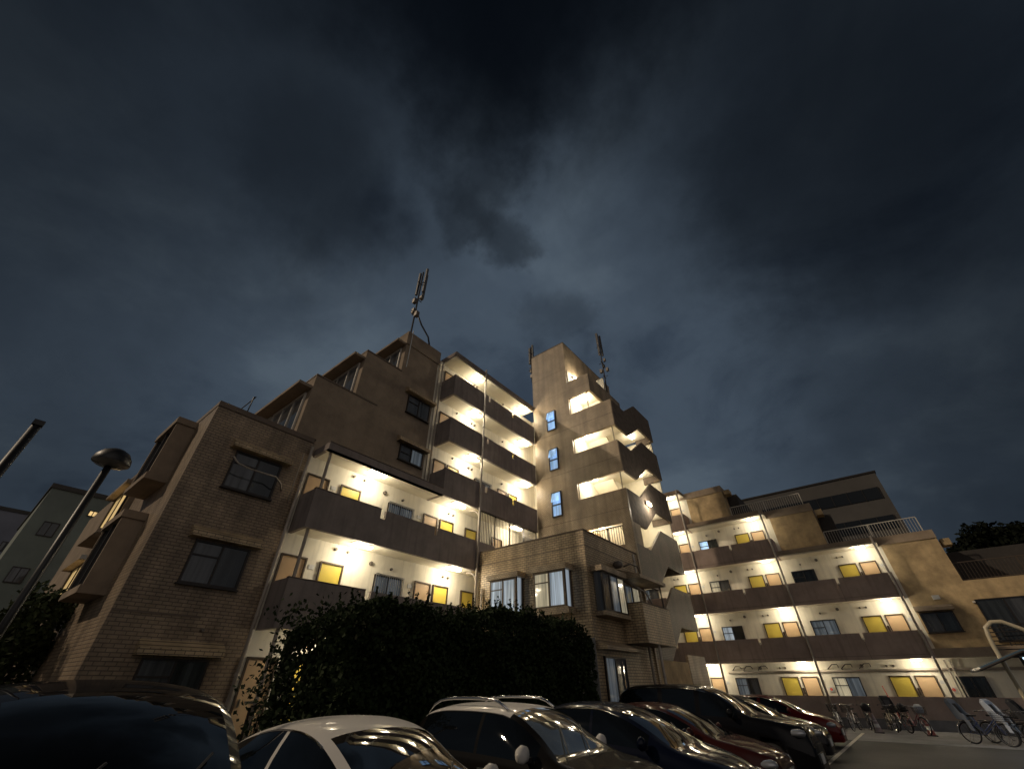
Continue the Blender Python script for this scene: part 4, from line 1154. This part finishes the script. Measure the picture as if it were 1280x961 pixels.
car('sedan', 'maroon car tucked between the dark blue hatchback and the tall black van', -2.45, 11.35, 4.25, 1.70,
    [(0, .54), (.10, .69), (.5, .82), (1.0, .92), (1.15, .97), (1.6, 1.21), (2.05, 1.39), (2.5, 1.45), (3.1, 1.42), (3.7, 1.24), (4.1, 1.02), (4.25, .62)],
    [(0, .48), (.6, .76), (1.2, .88), (3.4, .97), (4.25, .9)], (1.03, 1.98), (3.2, 4.0), maroon_p, side=(1.5, 3.5))
car('minivan', 'tall black van in the middle of the row, rising above its neighbours', -2.32, 14.15, 4.8, 1.82,
    [(0, .68), (.08, .95), (.35, 1.06), (.9, 1.14), (1.2, 1.20), (1.6, 1.46), (1.95, 1.66), (2.3, 1.75), (3.0, 1.79), (4.1, 1.77), (4.55, 1.60), (4.72, 1.2), (4.8, .7)],
    [(0, .6), (.6, .98), (1.2, 1.10), (4.0, 1.15), (4.8, 1.1)], (1.1, 2.1), (4.45, 4.72), black_p, pillars=(.30, .62), wheel_r=.35)
car('sedan', 'dark grey car half hidden between the tall black van and the red car', -2.62, 18.2, 4.3, 1.74,
    [(0, .58), (.10, .75), (.5, .88), (1.0, .97), (1.15, 1.01), (1.6, 1.25), (2.05, 1.44), (2.5, 1.52), (3.1, 1.50), (3.7, 1.32), (4.1, 1.05), (4.3, .62)],
    [(0, .5), (.6, .8), (1.2, .92), (3.4, 1.0), (4.3, .95)], (1.03, 1.98), (3.4, 4.05), grey_p, side=(1.5, 3.6))
car('hatchback', 'bright red hatchback, last of the row beside the bicycles', -2.72, 22.3, 4.0, 1.70,
    [(0, .56), (.10, .72), (.4, .84), (.9, .95), (1.05, 1.0), (1.5, 1.24), (1.9, 1.40), (2.3, 1.475), (2.9, 1.46), (3.4, 1.36), (3.75, 1.14), (3.92, .92), (4.0, .6)],
    [(0, .5), (.6, .78), (1.2, .90), (3.3, 1.0), (4.0, .95)], (.95, 1.85), (3.3, 3.82), red_p, side=(1.35, 3.4))

# ================================================================ BICYCLES
def ring(m, c, r_, t, axis='y', seg=28, ts=6):
    for i in range(seg):
        pass
    pts = [(c[0]+r_*math.cos(2*math.pi*i/seg), c[1], c[2]+r_*math.sin(2*math.pi*i/seg)) for i in range(seg)]
    vs = []; fs = []
    for i in range(seg):
        a = 2*math.pi*i/seg
        for j in range(ts):
            b = 2*math.pi*j/ts; rr = r_+t*math.cos(b)
            vs.append((c[0]+rr*math.cos(a), c[1]+t*math.sin(b), c[2]+rr*math.sin(a)))
    for i in range(seg):
        for j in range(ts):
            fs.append((i*ts+j, ((i+1) % seg)*ts+j, ((i+1) % seg)*ts+(j+1) % ts, i*ts+(j+1) % ts))
    m.add(vs, fs)
def bicycle(loc, rz, label, frame_mat, child_seat=False, basket=True, bag=None, cover=None, lean=0.0):
    """front wheel towards +x in its own frame"""
    b = empty('bicycle', (0, 0, 0), label, 'bicycle', 'bicycles by the far wing')
    R_ = .32
    for x in (-.52, .55):
        m = MB(); ring(m, (x, 0, R_), R_-.018, .018); w = m.build('wheel', tyre_m, b, smooth=True)
        m = MB(); ring(m, (x, 0, R_), R_-.042, .010)
        for i in range(14):
            a = 2*math.pi*i/14
            m.tube([(x, .02*(-1)**i, R_), (x+(R_-.05)*math.cos(a), 0, R_+(R_-.05)*math.sin(a))], .0022, 4, cap=False)
        m.tube([(x, -.05, R_), (x, .05, R_)], .02, 8)
        m.build('rim', chrome, w)
        # mudguard
        m = MB(); pts = [(x+(R_+.035)*math.cos(a), 0, R_+(R_+.035)*math.sin(a)) for a in [R(q) for q in (range(10, 200, 14) if x < 0 else range(25, 170, 14))]]
        m.tube(pts, .022, 6); m.build('mudguard', chrome, b, smooth=True)
    m = MB()
    m.tube([(.42, 0, .86), (.40, 0, .62), (-.08, 0, .28), (-.20, 0, .80)], .018, 8)
    m.tube([(.41, 0, .75), (-.02, 0, .40), (-.13, 0, .50)], .016, 8)
    for s in (-1, 1):
        m.tube([(-.08, s*.03, .28), (-.52, s*.06, .32)], .010, 6); m.tube([(-.16, s*.02, .62), (-.52, s*.06, .32)], .009, 6)
        m.tube([(.41, s*.03, .70), (.47, s*.055, .50), (.55, s*.055, .32)], .012, 6)
    m.build('frame', frame_mat, b, smooth=True)
    m = MB(); m.tube([(.42, 0, .86), (.38, 0, .98)], .014, 8); m.tube([(.20, -.27, 1.0), (.33, -.24, 1.03), (.38, -.08, .99), (.38, .08, .99), (.33, .24, 1.03), (.20, .27, 1.0)], .012, 8)
    h = m.build('handlebar', chrome, b, smooth=True)
    m = MB()
    for s in (-1, 1): m.tube([(.20, s*.27, 1.0), (.08, s*.27, .985)], .018, 8)
    m.build('grip', black_m, h)
    m = MB(); m.add([(-.34, -.10, .86), (-.34, .10, .86), (-.05, .02, .86), (-.05, -.02, .86), (-.33, -.08, .80), (-.33, .08, .80), (-.07, .012, .82), (-.07, -.012, .82)],
                    [(0,1,2,3),(4,5,6,7),(0,1,5,4),(1,2,6,5),(2,3,7,6),(3,0,4,7)])
    m.tube([(-.20, 0, .78), (-.20, 0, .84)], .02, 8); m.build('saddle', black_m, b, bevel=.015)
    m = MB(); m.tube([(-.08, -.07, .28), (-.08, .07, .28)], .03, 8); m.lathe([(.09, -.045), (.09, -.04)], (-.08, 0, .28), 'y', 20)
    m.tube([(-.08, .07, .28), (.02, .08, .14)], .01, 6); m.tube([(-.08, -.07, .28), (-.18, -.08, .42)], .01, 6)
    m.box(-.02, .07, .07, .15, .12, .14); m.box(-.23, -.14, -.15, -.07, .41, .43); m.build('crank', dark_rail, b)
    m = MB(); m.tube([(-.16, 0, .66), (-.30, 0, .67), (-.75, 0, .66)], .01, 6); m.box(-.72, -.26, -.08, .08, .655, .67)
    for s in (-1, 1): m.tube([(-.65, s*.07, .655), (-.52, s*.06, .32)], .007, 5)
    m.build('rear_rack', dark_rail, b)
    if basket:
        m = MB()
        x0, x1, z0, z1 = .47, .80, .72, .98
        def ringb(z, e_): m.tube([(x0-e_, -.15-e_, z), (x1+e_, -.15-e_, z), (x1+e_, .15+e_, z), (x0-e_, .15+e_, z), (x0-e_, -.15-e_, z)], .006, 5)
        for q in range(6): ringb(z0+(z1-z0)*q/5, .03*q/5)
        for q in range(8):
            xx = x0+(x1-x0)*q/7
            m.tube([(xx, -.15, z0), (xx, -.18, z1)], .004, 4); m.tube([(xx, .15, z0), (xx, .18, z1)], .004, 4); m.tube([(xx, -.15, z0), (xx, .15, z0)], .004, 4)
        for q in range(6):
            yy = -.15+.30*q/5
            m.tube([(x1, yy, z0), (x1+.03, yy*1.2, z1)], .004, 4); m.tube([(x0, yy, z0), (x0-.03, yy*1.2, z1)], .004, 4)
        m.build('basket', dark_rail, b)
    if bag is not None:
        m = MB(); m.lathe([(.001, -.16), (.12, -.15), (.17, -.05), (.16, .08), (.09, .16), (.001, .17)], (.64, 0, .92), 'z', 14)
        m.build('basket_cover', bag, b, smooth=True)
    if child_seat:
        m = MB()
        # moulded bucket seat: back shell, side wings, footwells
        prof = [(-.38, .70), (-.60, .72), (-.68, .95), (-.76, 1.28), (-.70, 1.36), (-.60, 1.30), (-.56, 1.0), (-.50, .84), (-.36, .80)]
        m.prism(prof, 'y', -.19, .19)
        for s in (-1, 1):
            a, c_ = sorted((s*.192, s*.235))
            m.prism([(-.30, .68), (-.62, .72), (-.76, 1.26), (-.62, 1.30), (-.50, 1.12), (-.42, .92), (-.30, .86)], 'y', a, c_)
            m.prism([(-.40, .70), (-.34, .40), (-.22, .38), (-.26, .70)], 'y', a, c_)
        m.build('child_seat', cover or mat_plain('seat_grey', (.22, .24, .27), .5), b, bevel=.02)
        m = MB(); m.prism([(-.57, .86), (-.66, 1.22), (-.60, 1.24), (-.50, .90)], 'y', -.13, .13); m.build('seat_pad', black_m, b, bevel=.01)
    m = MB(); m.tube([(-.50, .08, .30), (-.62, .12, .02)], .010, 6); m.tube([(-.50, -.08, .30), (-.62, -.12, .02)], .010, 6); m.tube([(-.62, -.12, .02), (-.62, .12, .02)], .010, 6)
    m.build('stand', chrome, b)
    b.location = loc; b.rotation_euler = (lean, 0, rz)
    return b
silver_f = mat_plain('bike_silver', (.45, .45, .46), .3, metal=.8); black_f = mat_plain('bike_black', (.02, .02, .022), .3, coat=.5)
navy_f = mat_plain('bike_navy', (.03, .05, .14), .3, coat=.5); beige_f = mat_plain('bike_cream', (.5, .45, .33), .35, coat=.5)
red_f = mat_plain('bike_red', (.22, .02, .03), .3, coat=.5)
cov_dk = mat_plain('cover_black', (.015, .015, .018), .7); cov_wh = mat_plain('cover_pale', (.42, .45, .50), .5)
pz = G + .004
bicycle((-3.75, 30.9, pz), R(-92), 'silver bicycle leaning behind the nose of the red car', silver_f)
bicycle((-3.05, 30.4, pz), R(-100), 'silver bicycle just right of the red car, first of the left pair', silver_f)
bicycle((-2.45, 30.5, pz), R(-80), 'dark bicycle of the left pair, next to the grey traffic cone', black_f, bag=cov_dk)
bicycle((-1.65, 31.0, pz), R(-75), 'cream bicycle with pale mudguards left of the one with the black cover', beige_f)
bicycle((-1.25, 30.9, pz), R(-65), 'black bicycle with a bulky black cover over its basket', black_f, bag=cov_dk, child_seat=True, cover=cov_dk)
bicycle((-.72, 29.9, pz), R(-55), 'red framed bicycle with a pale basket cover, right of the black one', red_f, bag=cov_wh)
bicycle((1.35, 26.3, G+.004), R(-28), 'navy bicycle with a grey child seat, left of two near the shelter', navy_f, child_seat=True, bag=None)
bicycle((1.95, 27.1, G+.002), R(-35), 'dark bicycle with a black covered basket behind the two with child seats', black_f, bag=cov_dk)
bicycle((3.1, 26.5, G+.002), R(-24), 'silver bicycle behind the one with the pale child seat at the right edge', silver_f, child_seat=True, cover=cov_dk)
bicycle((2.35, 26.0, G+.002), R(-30), 'black bicycle with a pale child seat at the right edge of the picture', black_f, child_seat=True, cover=mat_plain('seat_pale', (.40, .44, .50), .5))
# ================================================================ CONES
def cone(loc, label, mt, rod=None):
    c = empty('traffic_cone', loc, label, 'traffic cone', 'cones guarding the bicycles')
    x, y, z = loc
    m = MB(); m.lathe([(.15, .035), (.135, .06), (.035, .68), (.03, .70), (.001, .70)], (x, y, z), 'z', 20); m.build('cone_body', mt, c, smooth=True)
    part('base', black_m, c, (x-.19, x+.19, y-.19, y+.19, z, z+.034), bevel=.01)
    m = MB(); m.lathe([(.110, .20), (.088, .33)], (x, y, z), 'z', 20); m.lathe([(.072, .43), (.055, .53)], (x, y, z), 'z', 20)
    m.v = [(x+(v[0]-x)*1.05, y+(v[1]-y)*1.05, v[2]) for v in m.v]; m.build('reflective_band', plate_m, c, smooth=True)
cone((-2.18, 29.85, G), 'faded grey traffic cone between the two groups of bicycles', mat_plain('cone_grey', (.30, .24, .25), .6, var=.2))
cone((-.30, 29.5, G), 'reddish traffic cone right of the bicycle with the pale basket cover', mat_plain('cone_red', (.35, .10, .09), .6, var=.2))
# chain bar between the cones
cb = empty('cone_bar', (-1.2, 31.75, G), 'reddish striped pole standing against the parapet behind the bicycles', 'pole')
m = MB(); m.tube([(-1.2, 31.75, G+.05), (-1.42, 32.28, G+1.75)], .022, 8); m.build('bar', pink_m, cb, smooth=True)
part('bar_foot', black_m, cb, (-1.24, -1.16, 31.71, 31.79, G+.05, G+.08))

# ================================================================ BICYCLE SHELTER (cool tube light)
bs = empty('bicycle_shelter', (3.6, 22.0, G), 'bicycle shelter with a cream hoop frame and blue lit roof at the right edge', 'shelter')
hoop = mat_plain('hoop_cream', (.55, .48, .34), .4)
poly = mat_plain('polycarbonate', (.10, .16, .22), .25, coat=.5)
m = MB()
pts = [(2.42, 22, G), (2.42, 22, 2.55), (2.45, 22, 2.85), (2.50, 22, 3.10), (2.70, 22, 3.24), (2.95, 22, 3.24), (3.25, 22, 3.05), (3.7, 22, 2.72), (4.4, 22, 2.25)]
m.tube(pts, .06, 10); m.build('hoop', hoop, bs, smooth=True)
m = MB(); m.prism([(1.75, 1.98), (1.75, 2.02), (2.9, 2.45), (7.5, 2.45), (7.5, 2.41), (2.9, 2.41)], 'y', 21.4, 24.9); m.build('roof_panel', poly, bs)
m = MB()
for yy in (21.4, 22.5, 23.7, 24.88):
    m.tube([(1.75, yy, 1.95), (2.9, yy, 2.38), (7.5, yy, 2.38)], .03, 8)
m.tube([(1.75, 21.4, 1.95), (1.75, 24.9, 1.95)], .03, 8)
m.build('roof_frame', dark_rail, bs)
m = MB()
for xx in (3.2, 7.2):
    for yy in (21.6, 24.6): m.tube([(xx, yy, G), (xx, yy, 2.38)], .04, 10)
m.build('post', dark_rail, bs)
tb = part('tube_lamp', white_rail, bs, (3.0, 4.6, 22.95, 23.07, 2.30, 2.34))
m = MB(); m.tube([(3.05, 23.01, 2.27), (4.55, 23.01, 2.27)], .028, 10); m.build('tube', glow_cool, tb)
dl = bpy.data.lights.new('tube_light', 'AREA'); dl.shape = 'RECTANGLE'; dl.size = 1.5; dl.size_y = .06; dl.energy = 30; dl.color = (.62, .80, 1.0)
ol = bpy.data.objects.new('tube_light', dl); C.objects.link(ol); ol.parent = bs; ol.location = Vector((3.8, 23.01, 2.2)) - bs.location
# motor scooter style dark grille panel behind the hoop
m = MB()
for q in range(6): m.tube([(2.45, 22.4, 2.50+q*.12), (5.5, 22.4, 2.50+q*.12)], .018, 6)
m.build('slats', dark_rail, bs)
